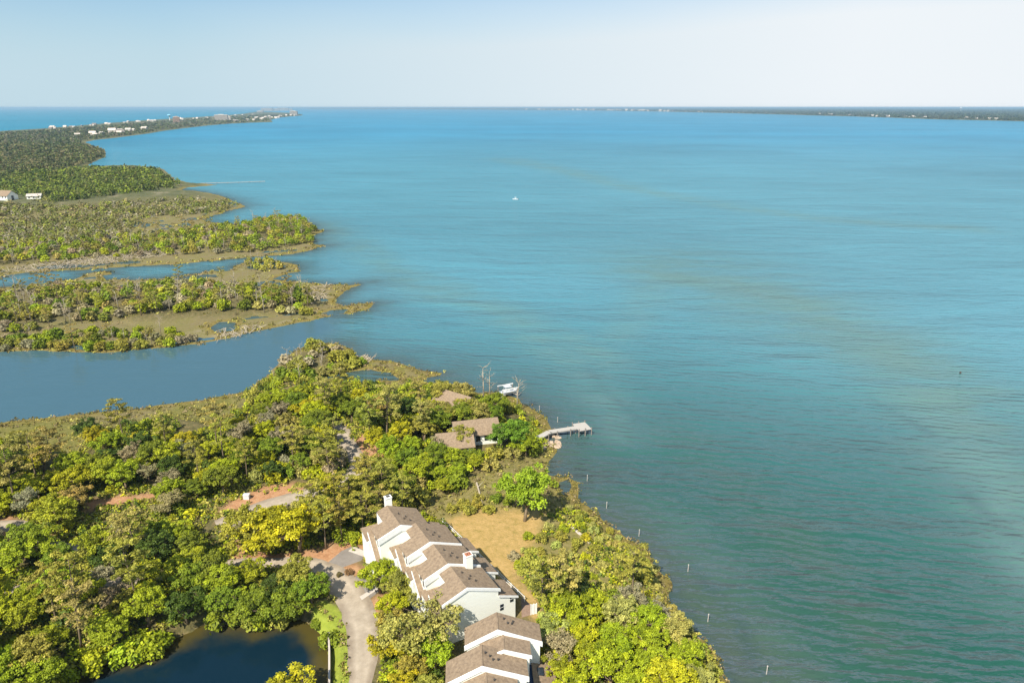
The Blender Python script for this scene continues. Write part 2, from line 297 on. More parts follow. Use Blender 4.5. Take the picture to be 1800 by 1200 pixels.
# tidal hollows of standing water in the marsh
hh = np.where((gd > 3) & (marsh > .6) & midland, hh-.5*ss(.60, .66, tidal), hh)
def zone(Ps, soft=1.0, amp=2.0):
    r = np.zeros_like(gx); m = gr < 260
    for P in Ps:
        r[m] = np.maximum(r[m], ss(-soft, soft, sdf(P, gx[m], gy[m])+(fbm(gx[m]*.35, gy[m]*.35, 31)-.5)*amp))
    return r
zl, zm, zs, zp = zone([LAWN], 1.6, 4), zone([MEAD, Z_([(940,905),(1010,885),(1100,950),(1170,1030),(1210,1110),(1280,1200),(1240,1200),(1150,1075),(1000,1060),(935,1030),(900,985)])], 2, 5), zone(STRAW, 1.2, 3), zone([POLAWN], .4, .6)
edge = ss(5, .5, gd)*(gd > -1)*(gr < 900)*(gdp < -16)
A = lambda a: ('POINT', 'FLOAT', a)
def groundmat():
    m, nt, b = newmat('ground_soil_marsh_and_lawn'); n = nt.nodes; l = nt.links
    tc = n.new('ShaderNodeTexCoord')
    def ns(sc, det=6, st=(1, 1, 1)):
        mp = n.new('ShaderNodeMapping'); mp.inputs['Scale'].default_value = st; l.new(tc.outputs['Object'], mp.inputs[0])
        t = n.new('ShaderNodeTexNoise'); t.inputs['Scale'].default_value = sc; t.inputs['Detail'].default_value = det; t.inputs['Roughness'].default_value = .7
        l.new(mp.outputs[0], t.inputs[0]); return t.outputs[0]
    n1, n2, n3 = ns(.9), ns(.06, 8), ns(3)
    def ramp(src, *stops):
        r = n.new('ShaderNodeValToRGB'); cr = r.color_ramp
        while len(cr.elements) < len(stops): cr.elements.new(.5)
        for e_, (p, c) in zip(cr.elements, stops): e_.position = p; e_.color = (*c, 1)
        l.new(src, r.inputs[0]); return r.outputs[0]
    def mix(f, a_, b_):
        x = n.new('ShaderNodeMix'); x.data_type = 'RGBA'; l.new(f, x.inputs[0]); l.new(a_, x.inputs[6]); l.new(b_, x.inputs[7]); return x.outputs[2]
    def att(nm):
        t = n.new('ShaderNodeAttribute'); t.attribute_name = nm; return t.outputs['Fac']
    col = ramp(n1, (.3, (.07, .062, .028)), (.5, (.13, .115, .045)), (.7, (.24, .17, .085)))
    col = mix(att('far'), col, ramp(n2, (.35, (.07, .085, .04)), (.55, (.12, .12, .055)), (.72, (.28, .23, .16))))
    mar = ramp(n2, (.3, (.17, .14, .068)), (.45, (.225, .185, .09)), (.55, (.19, .18, .05)), (.66, (.32, .27, .17)))
    mar2 = ramp(n1, (.3, (.12, .10, .045)), (.7, (.22, .18, .08)))
    x = n.new('ShaderNodeMix'); x.data_type = 'RGBA'; x.inputs[0].default_value = .5; l.new(mar, x.inputs[6]); l.new(mar2, x.inputs[7])
    col = mix(att('marsh'), col, x.outputs[2])
    col = mix(att('mgreen'), col, ramp(n1, (.3, (.10, .10, .025)), (.5, (.165, .155, .04)), (.7, (.22, .19, .07))))
    col = mix(att('edge'), col, ramp(n1, (.3, (.13, .105, .028)), (.6, (.23, .18, .05)), (.8, (.28, .23, .11))))
    col = mix(att('mead'), col, ramp(n1, (.3, (.13, .125, .035)), (.5, (.21, .18, .06)), (.75, (.29, .235, .11))))
    col = mix(att('lawn'), col, ramp(n1, (.28, (.23, .20, .05)), (.42, (.37, .255, .085)), (.7, (.50, .33, .13))))
    col = mix(att('straw'), col, ramp(n1, (.3, (.32, .16, .075)), (.55, (.46, .25, .13)), (.75, (.42, .32, .18))))
    col = mix(att('plawn'), col, ramp(n1, (.3, (.20, .25, .03)), (.7, (.30, .34, .05))))
    l.new(col, b.inputs['Base Color']); b.inputs['Roughness'].default_value = .95; setspec(b, .1)
    bp = n.new('ShaderNodeBump'); bp.inputs['Strength'].default_value = .6; bp.inputs['Distance'].default_value = .35
    l.new(n3, bp.inputs['Height']); l.new(bp.outputs[0], b.inputs['Normal'])
    return m
mgreen = np.where(main_in, marsh*ss(.45, .6, fbm(gx*.07, gy*.07, 41)+.12), 0)
me = fastmesh('ground', np.stack([gx, gy, hh], -1), GF, groundmat(), dict(marsh=A(marsh), lawn=A(zl), mead=A(zm), straw=A(zs), plawn=A(zp), edge=A(edge), far=A(far), mgreen=A(mgreen)), True)
tag(linkobj('ground', me), kind='structure')

# water colour zones: bottom seen through the shallows, sand bars, weed beds, silt trails, painted sky and wind tones
def streak(pts, wpx, s):
    P = poly(pts); d = dline(P, gx, gy)
    ww = wpx*np.clip(gr/100, 1, 60)
    return np.exp(-(d/ww)**2)*(.25+.5*fbm(gx*.02, gy*.035, s)+.6*ss(.36, .62, fbm(gx*.05, gy*.16, s+7)))
sand = np.zeros_like(gx); weed = np.zeros_like(gx)
for k, (pts, wd) in enumerate([([(890,280),(1000,302),(1130,335),(1300,365),(1450,385),(1700,402)], 3.0), ([(560,395),(640,440),(760,520),(880,545),(1000,590),(1080,640)], 3.6), ([(1150,482),(1300,500),(1420,540),(1520,590),(1620,660),(1700,740),(1760,850)], 4.5), ([(1080,600),(1130,540),(1150,482)], 3.5), ([(700,480),(900,560),(1020,650),(1100,760)], 4.5),
                         ([(1640,700),(1720,800),(1790,920),(1850,1020)], 5.5), ([(640,420),(700,470),(820,505)], 2.2), ([(990,870),(1100,1000),(1220,1160),(1300,1260)], 3.5), ([(1150,900),(1250,1000),(1330,1100),(1420,1200)], 6), ([(1500,560),(1650,640),(1800,720)], 5)]):
    sand = np.maximum(sand, streak(pts, wd, 50+k)*[.8, .9, .9, .5, .9, 1.0, .6, .25, .35, .5][k])
for k, (pts, wd, a_) in enumerate([([(1530,700),(1600,740),(1640,765)], .9, .4), ([(1700,870),(1750,920),(1830,980)], 1.5, .5), ([(1035,650),(1070,690),(1120,735)], 1.0, .3), ([(985,830),(1040,900),(1100,960),(1170,1040),(1215,1110),(1280,1200)], 2.0, .9), ([(1230,1010),(1300,1090),(1330,1180)], 1.4, .4), ([(880,700),(940,720),(985,745)], 2.4, .5)]):
    weed = np.maximum(weed, streak(pts, wd, 70+k)*a_)
gust_tone = fbm(gx*.0032, gy*.0045, 90)                     # lighter and darker patches painted in for the sheen of wind-ruffled water
gust_tone2 = fbm(gx*.02, gy*.03, 94)
near_shore = np.exp(-np.clip(-gd, 0, 1e6)/11)*(gr < 800)*(.75+.8*fbm(gx*.12, gy*.12, 99))
creek = inside(poly([(-900,720),(-300,625),(0,610),(400,585),(560,560),(640,545),(560,590),(500,625),(440,690),(200,725),(0,750),(-300,790)]), gx, gy).astype(float)
creek = np.where(creek > 0, 1.0, 0.0); creek = np.maximum(creek, ss(60, 20, dline(poly([(560,450),(400,468),(200,478),(0,500)]), gx, gy))*.0)
cd_ = sdf(poly([(-900,720),(-300,625),(0,610),(400,585),(560,548),(585,580),(540,600),(500,635),(440,700),(200,735),(0,760),(-300,800)]), gx, gy)
creek = ss(-10, 4, cd_)
ocean = ss(0, 60, sdf(poly([(-1500,480),(-500,282),(0,234),(300,212),(450,199),(520,193.5),(560,190.5),(540,190),(-1000,190),(-3000,200)]), gx, gy))
lat = np.clip(gx/(gr+1)*2.2, -1, 1)
def L3(*c): return np.array(c)[None, :]
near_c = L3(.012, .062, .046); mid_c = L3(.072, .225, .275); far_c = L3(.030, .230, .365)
t1 = ss(90, 330, gr)[:, None]; t2 = ss(420, 2600, gr)[:, None]  # bluer with distance: the water's own hue plus painted sky reflection
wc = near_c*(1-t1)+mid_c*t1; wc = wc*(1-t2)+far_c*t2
gust_tone3 = fbm(gx*.006, gy*.03, 98); wc = wc*(.66+.38*gust_tone[:, None]+.16*gust_tone2[:, None]+.16*gust_tone3[:, None])  # wind sheen multiplied into the body colour
sd = np.clip(sand, 0, 1)[:, None]*.62; wc = wc*(1-sd)+L3(.105, .215, .200)*sd
silt = np.clip(np.maximum(streak([(1000,870),(1120,980),(1230,1080),(1330,1180),(1420,1300)], 9, 120), streak([(1180,760),(1350,900),(1480,1040),(1600,1200)], 6, 121)*.5), 0, 1)[:, None]*.55; wc = wc*(1-silt)+L3(.052, .085, .050)*silt
pale_ = np.clip(streak([(1200,470),(1380,540),(1560,620),(1720,740),(1820,880),(1900,1050)], 13, 122), 0, 1)[:, None]*.5; wc = wc*(1-pale_)+L3(.095, .170, .135)*pale_
ns_ = np.clip(near_shore*.8, 0, .9)[:, None]; wc = wc*(1-ns_)+L3(.055, .075, .062)*ns_
wd = np.clip(weed, 0, 1)[:, None]*.6; wc = wc*(1-wd)+L3(.020, .050, .060)*wd
cr = creek[:, None]; wc = wc*(1-cr)+L3(.060, .125, .145)*cr
oc = ocean[:, None]; wc = wc*(1-oc)+(L3(.010, .200, .300)*(.85+.3*fbm(gx*.0006, gy*.003, 97)[:, None]))*oc
chop = ss(250, 1600, gr)
calm = np.clip(creek*.9+near_shore*.25*(gr > 150), 0, 1)
def watermat(name, pond=False):
    m, nt, b = newmat(name); n = nt.nodes; l = nt.links
    tc = n.new('ShaderNodeTexCoord')
    if pond:
        b.inputs['Base Color'].default_value = (.006, .016, .018, 1); b.inputs['Roughness'].default_value = .03
        t = n.new('ShaderNodeTexNoise'); t.inputs['Scale'].default_value = .8; t.inputs['Detail'].default_value = 2; l.new(tc.outputs['Object'], t.inputs[0])
        bp = n.new('ShaderNodeBump'); bp.inputs['Strength'].default_value = .12; bp.inputs['Distance'].default_value = .05
        l.new(t.outputs[0], bp.inputs['Height']); l.new(bp.outputs[0], b.inputs['Normal']); b.inputs['IOR'].default_value = 1.33
        sh = n.new('ShaderNodeAttribute'); sh.attribute_name = 'shoal'
        x = n.new('ShaderNodeMix'); x.data_type = 'RGBA'; l.new(sh.outputs['Fac'], x.inputs[0]); x.inputs[6].default_value = (.004, .017, .028, 1); x.inputs[7].default_value = (.085, .065, .010, 1)
        l.new(x.outputs[2], b.inputs['Base Color'])
        return m
    a_ = n.new('ShaderNodeAttribute'); a_.attribute_name = 'wcol'
    c_ = n.new('ShaderNodeAttribute'); c_.attribute_name = 'calm'
    def layer(rot, st, sc, det, dist_):
        mp = n.new('ShaderNodeMapping'); mp.inputs['Rotation'].default_value = (0, 0, rad(rot)); mp.inputs['Scale'].default_value = st; l.new(tc.outputs['Object'], mp.inputs[0])
        t = n.new('ShaderNodeTexNoise'); t.inputs['Scale'].default_value = sc; t.inputs['Detail'].default_value = det; t.inputs['Distortion'].default_value = dist_
        t.inputs['Roughness'].default_value = .55; l.new(mp.outputs[0], t.inputs[0]); return t.outputs[0]
    mpw = n.new('ShaderNodeMapping'); mpw.inputs['Rotation'].default_value = (0, 0, rad(12)); l.new(tc.outputs['Object'], mpw.inputs[0])
    wv = n.new('ShaderNodeTexWave'); wv.wave_type = 'BANDS'; wv.bands_direction = 'Y'; wv.inputs['Scale'].default_value = .115; wv.inputs['Distortion'].default_value = 9; wv.inputs['Detail'].default_value = 2.5; wv.inputs['Detail Scale'].default_value = .55; wv.inputs['Detail Roughness'].default_value = .6
    l.new(mpw.outputs[0], wv.inputs[0])
    w0 = layer(10, (.26, 1, 1), .50, 2, .5); wm = n.new('ShaderNodeMath'); wm.operation = 'MULTIPLY_ADD'; l.new(wv.outputs['Fac'], wm.inputs[0]); wm.inputs[1].default_value = .22; l.new(w0, wm.inputs[2]); w1 = wm.outputs[0]; w2 = layer(-6, (.4, 1, 1), 1.3, 2, .2); w3 = layer(22, (.3, 1, 1), .12, 1, .4)
    ad = n.new('ShaderNodeMath'); ad.operation = 'MULTIPLY_ADD'; l.new(w2, ad.inputs[0]); ad.inputs[1].default_value = .30; l.new(w1, ad.inputs[2])
    ad2 = n.new('ShaderNodeMath'); ad2.operation = 'MULTIPLY_ADD'; l.new(w3, ad2.inputs[0]); ad2.inputs[1].default_value = 1.7; l.new(ad.outputs[0], ad2.inputs[2])
    w4 = layer(12, (.35, 1, 1), .032, 2, .5); ad3 = n.new('ShaderNodeMath'); ad3.operation = 'MULTIPLY_ADD'; l.new(w4, ad3.inputs[0]); ad3.inputs[1].default_value = 6; l.new(ad2.outputs[0], ad3.inputs[2])
    bp = n.new('ShaderNodeBump'); bp.inputs['Distance'].default_value = 1.0
    mr = n.new('ShaderNodeMapRange'); mr.inputs[3].default_value = 1.0; mr.inputs[4].default_value = .10
    l.new(c_.outputs['Fac'], mr.inputs[0]); l.new(mr.outputs[0], bp.inputs['Strength'])
    l.new(ad3.outputs[0], bp.inputs['Height']); l.new(bp.outputs[0], b.inputs['Normal'])
    # body colour under a wavy surface: steep little waves hide part of the grazing mirror on far water
    n.remove(b); df = n.new('ShaderNodeBsdfDiffuse'); gl = n.new('ShaderNodeBsdfAnisotropic'); gl.inputs['Roughness'].default_value = .1
    fr = n.new('ShaderNodeFresnel'); fr.inputs['IOR'].default_value = 1.27
    for x_ in (df, gl, fr): l.new(bp.outputs[0], x_.inputs['Normal'])
    l.new(a_.outputs['Color'], df.inputs['Color'])
    ch = n.new('ShaderNodeAttribute'); ch.attribute_name = 'chop'; mi = n.new('ShaderNodeMapRange'); mi.inputs[3].default_value = .23; mi.inputs[4].default_value = .27; l.new(ch.outputs['Fac'], mi.inputs[0])
    mm = n.new('ShaderNodeMath'); mm.operation = 'MULTIPLY'; l.new(fr.outputs[0], mm.inputs[0]); l.new(mi.outputs[0], mm.inputs[1])
    mx = n.new('ShaderNodeMixShader'); l.new(mm.outputs[0], mx.inputs[0]); l.new(df.outputs[0], mx.inputs[1]); l.new(gl.outputs[0], mx.inputs[2]); l.new(mx.outputs[0], n['Material Output'].inputs[0])
    return m
keep = (gd[GF].max(axis=1) < 1e9) & (gd[GF].min(axis=1) < 12)
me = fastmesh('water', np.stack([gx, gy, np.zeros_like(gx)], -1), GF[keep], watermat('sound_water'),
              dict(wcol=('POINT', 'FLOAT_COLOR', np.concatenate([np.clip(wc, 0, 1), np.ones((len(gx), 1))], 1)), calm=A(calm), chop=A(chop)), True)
tag(linkobj('water', me), kind='structure')
pk = (gdp[GF].max(axis=1) > -4) & (gr[GF].max(axis=1) < 200)
shoal = ss(4.5, .5, gdp+(fbm(gx*.25, gy*.25, 33)-.5)*6+(gx > -27)*2.5)*.8
me = fastmesh('pond', np.stack([gx, gy, np.full_like(gx, .05)], -1), GF[pk], watermat('pond_water', True), dict(shoal=A(shoal)), True)
tag(linkobj('pond', me), kind='structure')

# ------------------------------------------------------------------ roads and paths (sheets just above the soil)
def ribbon(name, P, wd, mat, z, jag=.35):
    P = np.array(P); d = np.r_[0, np.cumsum(np.hypot(*np.diff(P, axis=0).T))]
    s_ = np.arange(0, d[-1], .8)
    # smooth with a small moving average
    x = np.interp(s_, d, P[:, 0]); y = np.interp(s_, d, P[:, 1])
    k = np.ones(9)/9; xp = np.r_[[x[0]]*4, x, [x[-1]]*4]; yp = np.r_[[y[0]]*4, y, [y[-1]]*4]
    x = np.convolve(xp, k, 'valid'); y = np.convolve(yp, k, 'valid')
    tx, ty = np.gradient(x), np.gradient(y); l_ = np.hypot(tx, ty); nx, ny = -ty/l_, tx/l_
    ww = wd(s_/d[-1]) if callable(wd) else np.full_like(x, wd)
    a_ = ww/2+(fbm(s_*.4, s_*0, 3)-.5)*jag*2; b_ = ww/2+(fbm(s_*.4, s_*0+7, 4)-.5)*jag*2
    k = [1, .72, .4, 0, -.4, -.72, -1]; V = np.stack([np.stack([x+nx*np.where(c > 0, a_, b_)*c, y+ny*np.where(c > 0, a_, b_)*c, np.full_like(x, z)], -1) for c in k], 1).reshape(-1, 3)
    i = (np.arange(len(x)-1)*7)[:, None]+np.arange(6)[None, :]; i = i.ravel()
    wear = np.tile([1, .75, .12, .3, .1, .75, 1], len(x))
    me = fastmesh(name, V, np.stack([i, i+1, i+8, i+7], -1), mat, dict(margin=('POINT', 'FLOAT', wear)))
    return tag(linkobj(name, me), kind='structure')
ribbon('road', LANE, lambda t: 3.3+1.9*ss(.05, .2, t)-2.2*ss(.32, .5, t), M['road'], GZ+.012)
ribbon('path', ROAD2, 4.8, M['road'], GZ+.008)
ribbon('turnout', ROAD3, 3.8, M['road'], GZ+.016)
def sheet(name, P, mat, z, kind='structure'):
    mb = MB(); mb.add([(x, y, z) for x, y in P], [tuple(range(len(P)))]); o = mb.build(name, mat); return tag(o, kind=kind)
sheet('driveway', Z_([(572,992),(600,968),(622,958),(648,970),(634,985),(604,996),(596,1012)]), M['drive'], GZ+.004)
sheet('driveway', Z_([(606,1024),(640,1004),(672,990),(700,1012),(672,1034),(650,1052),(628,1044)]), M['drive'], GZ+.004)
sheet('footpath', Z_([(612,968),(622,960),(650,972),(645,980)]), M['walk'], GZ+.02)
sheet('footpath', Z_([(632,1048),(668,1026),(672,1030),(636,1054)]), M['walk'], GZ+.02)
tv = at(np.array([920, 960, 985.]), np.array([935, 960, 1000.]), GZ)
ORD = ['zeroth', 'first', 'second', 'third', 'fourth', 'fifth', 'sixth', 'seventh', 'eighth', 'ninth', 'tenth', 'eleventh', 'twelfth', 'thirteenth', 'fourteenth', 'fifteenth', 'sixteenth', 'seventeenth', 'eighteenth', 'nineteenth']
def ordn(i, n):
    """place in a row counted from the left, i from 0"""
    if i == 0: return 'leftmost'
    if i == n-1: return 'rightmost'
    k = i+1
    if k < 20: return ORD[k]+' from left'
    t = {2: 'twenty', 3: 'thirty', 4: 'forty'}[k//10]
    return ({2: 'twentieth', 3: 'thirtieth', 4: 'fortieth'}[k//10] if k % 10 == 0 else t+'-'+ORD[k % 10])+' from left'
# ------------------------------------------------------------------ town houses
FR = rad(29.4)                                     # the row's long axis
def zed(x, y): return (640+x/6, 870+y/6)
def local(root):                                   # parts are built in the root's own axes
    return lambda mb, nm, mt, par=None: mb.build(nm, mt, par or root)
row = empty('townhouse_row', (0, 0, 0), label='row of four stepped white townhouses with brown shingle roofs beside the yellow lawn', cat='townhouses')
def P2(q, z): p = at(*q, z); return p[0], p[1]
ridge = [11.9, 11.5, 11.2, 10.9]
peaks = [P2(zed(*q), z) for q, z in zip(((390,322),(700,500),(890,730),(1090,985)), ridge)]
def part(mb, nm, mt, frame, par):
    o = mb.build(nm, mt, par); o.location = frame[0]; o.rotation_euler = (0, 0, frame[1]); return o
UL = 6.7
for k in range(4):
    fr = (Vector((peaks[k][0], peaks[k][1], 0)), FR); rz = ridge[k]; b0 = GZ-.3
    ew, ee = rz-1.45, rz-2.2; W_, E_ = -3.9, 5.3; Lk = UL+(.6 if k == 0 else 0); yn = 3.9
    zx = lambda x: rz-(abs(x)/3.9*1.45 if x < 0 else x/5.3*2.2)
    m = MB()
    m.prism([(W_, b0), (E_, b0), (E_, ee-.2), (0, rz-.22), (W_, ew-.2)], .02, yn)
    m.prism([(-1.95, b0), (E_-.02, b0), (E_-.02, ee-.22), (0, rz-.24), (-1.95, zx(-1.95)-.24)], yn-.01, Lk)
    wall = part(m, 'wall', M['wall'], fr, row)
    # main roof: west slope with its notch, east slope
    m = MB(); o_ = .3
    m.slab([(W_-o_, 0, zx(W_-o_)), (0, 0, rz), (0, yn, rz), (W_-o_, yn, zx(W_-o_))], .2)
    m.slab([(-1.95, yn, zx(-1.95)), (0, yn, rz), (0, Lk, rz), (-1.95, Lk, zx(-1.95))], .2)
    m.slab([(0, 0, rz), (E_+o_, 0, zx(E_+o_)), (E_+o_, Lk, zx(E_+o_)), (0, Lk, rz)], .2)
    roof = part(m, 'roof', M['roof'], fr, row)
    # white rake boards and the fire wall at the south gable
    m = MB(); h_ = .16; dp = .95 if k < 3 else .3
    m.prism([(W_-o_-.05, zx(W_-o_)-dp), (0, rz-dp), (E_+o_+.05, zx(E_+o_)-dp), (E_+o_+.05, zx(E_+o_)+h_), (0, rz+h_), (W_-o_-.05, zx(W_-o_)+h_)], -.16, .1)
    part(m, 'rake_board', M['trim'], fr, row)
    # low roof in the notch, high at the neighbour's wall
    m = MB(); zl_ = rz-3.1
    m.box(-4.9, -1.97, yn-.6, Lk-.02, b0, zl_-.75)
    part(m, 'entry_wing', M['wall'], fr, row)
    m = MB(); m.slab([(-5.1, yn+.02, zl_-.6), (-1.95, yn+.02, zl_-.6), (-1.95, Lk, zl_), (-5.1, Lk, zl_)], .15)
    part(m, 'entry_roof', M['roof'], fr, row)
    # steep strip roof on the street side
    m = MB(); m.prism([(-4.6, b0), (-3.9, b0), (-3.9, rz-5.9), (-4.6, rz-6.2)], .12, yn-.62)
    part(m, 'porch_wall', M['wall'], fr, row)
    m = MB(); m.slab([(-4.75, .1, rz-6.0), (-3.92, .1, rz-5.7), (-3.92, yn, rz-1.75), (-4.75, yn, rz-2.1)], .14)
    part(m, 'porch_roof', M['roof'], fr, row)
    m = MB(); m.slab([(-4.86, .05, rz-5.95), (-4.75, .05, rz-5.95), (-4.75, yn+.05, rz-2.05), (-4.86, yn+.05, rz-2.05)], .4)
    part(m, 'porch_trim', M['trim'], fr, row)
    for yy, zz in ((2.2, rz-2.9), (1.1, rz-3.4)):
        wn = part(MB().box(-3.97, -3.9, yy-.3, yy+.3, zz, zz+.9), 'window', M['glass'], fr, row)
    part(MB().box(-4.67, -4.6, 1.2, 2.2, b0+1.6, b0+2.9), 'window', M['glass'], fr, row)
    # lower lean-to on the water side with its white end wall
    le = ee-1.15
    m = MB(); m.prism([(E_, b0), (8.4, b0), (8.4, le-1.45), (E_, le-.15)], .02, 4.4)
    part(m, 'lean_to_wall', M['wall'], fr, row)
    m = MB(); m.slab([(E_+.01, -.05, le), (8.8, -.05, le-1.45), (8.8, 4.5, le-1.45), (E_+.01, 4.5, le)], .16)
    part(m, 'lean_to_roof', M['roof'], fr, row)
    m = MB(); m.slab([(E_+.01, -.2, le+.06), (8.85, -.2, le-1.4), (8.85, -.06, le-1.4), (E_+.01, -.06, le+.06)], .34)
    part(m, 'lean_to_trim', M['trim'], fr, row)
    part(MB().box(E_, E_+.06, 4.9, 6.0, b0+2.6, b0+4.8), 'window', M['glass'], fr, row)
    part(MB().box(8.4, 8.46, 1.2, 3.2, b0+.6, b0+2.7), 'window', M['glass'], fr, row)
    m = MB(); m.box(E_+.02, 8.6, 4.5, 6.5, b0+2.6, b0+2.8)
    part(m, 'balcony_deck', M['deck'], fr, row)
    # roof vents
    for q, (vx, vy, vz) in enumerate(((1.5, 2.6, 0), (2.1, 3.4, 0), (1.1, 4.3, 0), (2.4, 2.1, 0))):
        zt = zx(vx); v_ = MB().tube([(vx, vy, zt-.1), (vx, vy, zt+.32)], [.11, .11], 8)
        o = v_.build('vent_pipe', M['vent'], roof)
    if k == 0:
        c = MB().box(-.1, 1.05, Lk+.05, Lk+1.0, b0, rz+1.25).box(-.18, 1.13, Lk-.03, Lk+1.08, rz+1.25, rz+1.38)
        ch = c.build('chimney', M['wall'], roof); MB().box(.2, .8, Lk+.3, Lk+.8, rz+1.38, rz+1.52).build('chimney_cap', M['vent'], roof)
    if k == 2:
        c = MB().box(2.75, 3.95, -.75, .35, rz-5, rz+.75).box(2.68, 4.02, -.82, .42, rz+.75, rz+.87); ch = c.build('chimney', M['wall'], roof)
        MB().box(2.85, 3.85, -.65, .25, rz+.87, rz+.93).tube([(3.1, -.2, rz+.93), (3.1, -.2, rz+1.15)], [.15, .12], 8).tube([(3.55, -.2, rz+.93), (3.55, -.2, rz+1.15)], [.15, .12], 8).build('chimney_pot', M['pot'], roof)
    if k == 3:
        for wx, wz in ((5.9, b0+3.0), (7.7, b0+3.9)):
            wn = part(MB().box(wx-.3, wx+.3, -.045, .02, wz, wz+1.1), 'window', M['glass'], fr, row)
            MB().box(wx-.36, wx+.36, -.06, -.03, wz+.5, wz+.58).build('window_bar', M['trim'], wn)

block = empty('townhouse_block', (0, 0, 0), label='near block of townhouses with three pale brown gable roofs at the bottom edge', cat='townhouses')
FB = rad(4)
def yed(x, y): return (780+x/7.5, 1040+y/7.5)
def gable(fr, rz, W_, E_, pw, pe, y0, y1, par, front=.5, vents=()):
    b0 = GZ-.3; zx = lambda x: rz-(abs(x)*pw if x < 0 else x*pe)
    m = MB().prism([(W_, b0), (E_, b0), (E_, zx(E_)-.2), (0, rz-.22), (W_, zx(W_)-.2)], y0+.02, y1)
    part(m, 'wall', M['wall'], fr, par); o_ = .3
    m = MB().slab([(W_-o_, y0, zx(W_-o_)), (0, y0, rz), (0, y1, rz), (W_-o_, y1, zx(W_-o_))], .2)
    m.slab([(0, y0, rz), (E_+o_, y0, zx(E_+o_)), (E_+o_, y1, zx(E_+o_)), (0, y1, rz)], .2)
    rf = part(m, 'roof', M['roof'], fr, par)
    MB().slab([(-.12, y0+.1, rz+.0), (.12, y0+.1, rz+.0), (.12, y1-.1, rz+.0), (-.12, y1-.1, rz+.0)], -.05).build('ridge_cap', M['vent'] if False else M['roof'], rf)
    m = MB().prism([(W_-o_-.05, zx(W_-o_)-front), (0, rz-front), (E_+o_+.05, zx(E_+o_)-front), (E_+o_+.05, zx(E_+o_)+.12), (0, rz+.12), (W_-o_-.05, zx(W_-o_)+.12)], y0-.16, y0+.06)
    part(m, 'rake_board', M['trim'], fr, par)
    for vx, vy in vents:
        MB().tube([(vx, vy, zx(vx)-.1), (vx, vy, zx(vx)+.3)], [.12, .12], 8).build('vent_pipe', M['vent'], rf)
    return rf
q = P2(yed(712, 505), 10.6); gable((Vector((*q, 0)), FB), 10.6, -4.4, 6.0, .55, .40, 0, 3.7, block, .6, ((1.0, 2.6), (1.5, 1.9), (2.1, 2.0), (2.3, 2.5)))
q = P2(yed(795, 770), 9.9); gable((Vector((*q, 0)), FB), 9.9, -3.0, 3.5, .42, .33, 0, 3.0, block, .3)
q2 = P2(yed(505, 985), 10.4); gable((Vector((*q2, 0)), FB), 10.4, -4.6, 5.9, .55, .36, 0, 4.0, block, .6, ((.5, 2.5), (1.1, 2.1), (1.5, 1.6), (2.2, 1.8)))
q3 = (q2[0]+.75, q2[1]-4.2); gable((Vector((*q3, 0)), FB), 9.75, -3.1, 3.9, .5, .36, 0, 4.0, block, .4, ((1.1, 2.9),))
q4 = (q2[0]-.9, q2[1]-9.6); gable((Vector((*q4, 0)), FB), 10.0, -4.6, 5.9, .55, .36, 0, 5.3, block, .6)
q = P2(yed(1160, 900), 4.6)
fr = (Vector((*q, 0)), FB)
part(MB().box(.1, 3.0, -10, 1.0, GZ-.3, 3.7), 'sunroom_wall', M['wall'], fr, block)
part(MB().slab([(-.1, -10.2, 4.6), (3.2, -10.2, 3.8), (3.2, 1.1, 3.8), (-.1, 1.1, 4.6)], .15), 'sunroom_roof', M['roof'], fr, block)
part(MB().box(-.6, .0, -9.9, 1.0, GZ-.3, 4.2), 'gap_shade_box', M['gap_shade'], fr, block)  # solid dark box, its colour painted as the shade of the gap
part(MB().box(.6, 1.5, -2.6, -1.2, 4.1, 4.46), 'skylight', M['glass'], fr, block)
fr = (Vector((*q2, 0)), FB)
part(MB().box(-4.2, -2.6, -1.4, -.17, GZ-.3, 7.7), 'bay_wall', M['teal'], fr, block)
part(MB().box(-4.5, -2.4, -1.7, -.17, 7.7, 7.85), 'bay_roof', M['roof'], fr, block)
part(MB().box(-3.8, -3.0, -1.45, -1.4, 5.9, 7.0), 'window', M['glass'], fr, block)

def fence(name, p, q, hgt, n, label, cat='fence', mat='trim', rail=True, solid=False, z=GZ):
    p, q = Vector((*p, z)), Vector((*q, z)); r = empty(name, p, label=label, cat=cat); d = q-p; L_ = d.length; rz = math.atan2(d.y, d.x)
    r.rotation_euler = (0, 0, rz)
    for i in range(n+1):
        x = L_*i/n; MB().box(x-.06, x+.06, -.06, .06, -.1, hgt+.08).build('post', M[mat], r)
    if rail:
        for hz in (hgt*.45, hgt*.95): MB().box(.06, L_-.06, -.03, .03, hz-.05, hz+.05).build('rail', M[mat], r)
    if solid: MB().box(.06, L_-.06, -.02, .02, .05, hgt).build('panel', M[mat], r)
    return r
p_, q_ = P2((778, 915), GZ+.5), P2((922, 1052), GZ+.5)
fence('patio_fence', p_, q_, 1.0, 14, 'long low white fence along the water side of the stepped townhouse row')
fence('privacy_fence', P2((933, 1080), GZ), P2((943, 1078), GZ), 2.0, 2, 'tall white privacy screen behind the south end of the stepped townhouse row', solid=True)
sheet('patio', [P2(s, GZ) for s in ((917, 1085), (934, 1080), (934, 1062), (916, 1050))], M['deck'], GZ+.02)
bp_ = poly([(578,1128),(579,1160),(579,1215),(570,1300)], 0)
m = MB()
for i in range(3):
    (x1, y1), (x2, y2) = bp_[i], bp_[i+1]
    m.slab([(x1, y1, 2.0), (x1+.28, y1, 2.0), (x2+.28, y2, 2.0), (x2, y2, 2.0)], 2.6)
tag(m.build('bulkhead', M['walk']), 'pale bulkhead wall holding the lawn above the dark pond', 'wall')

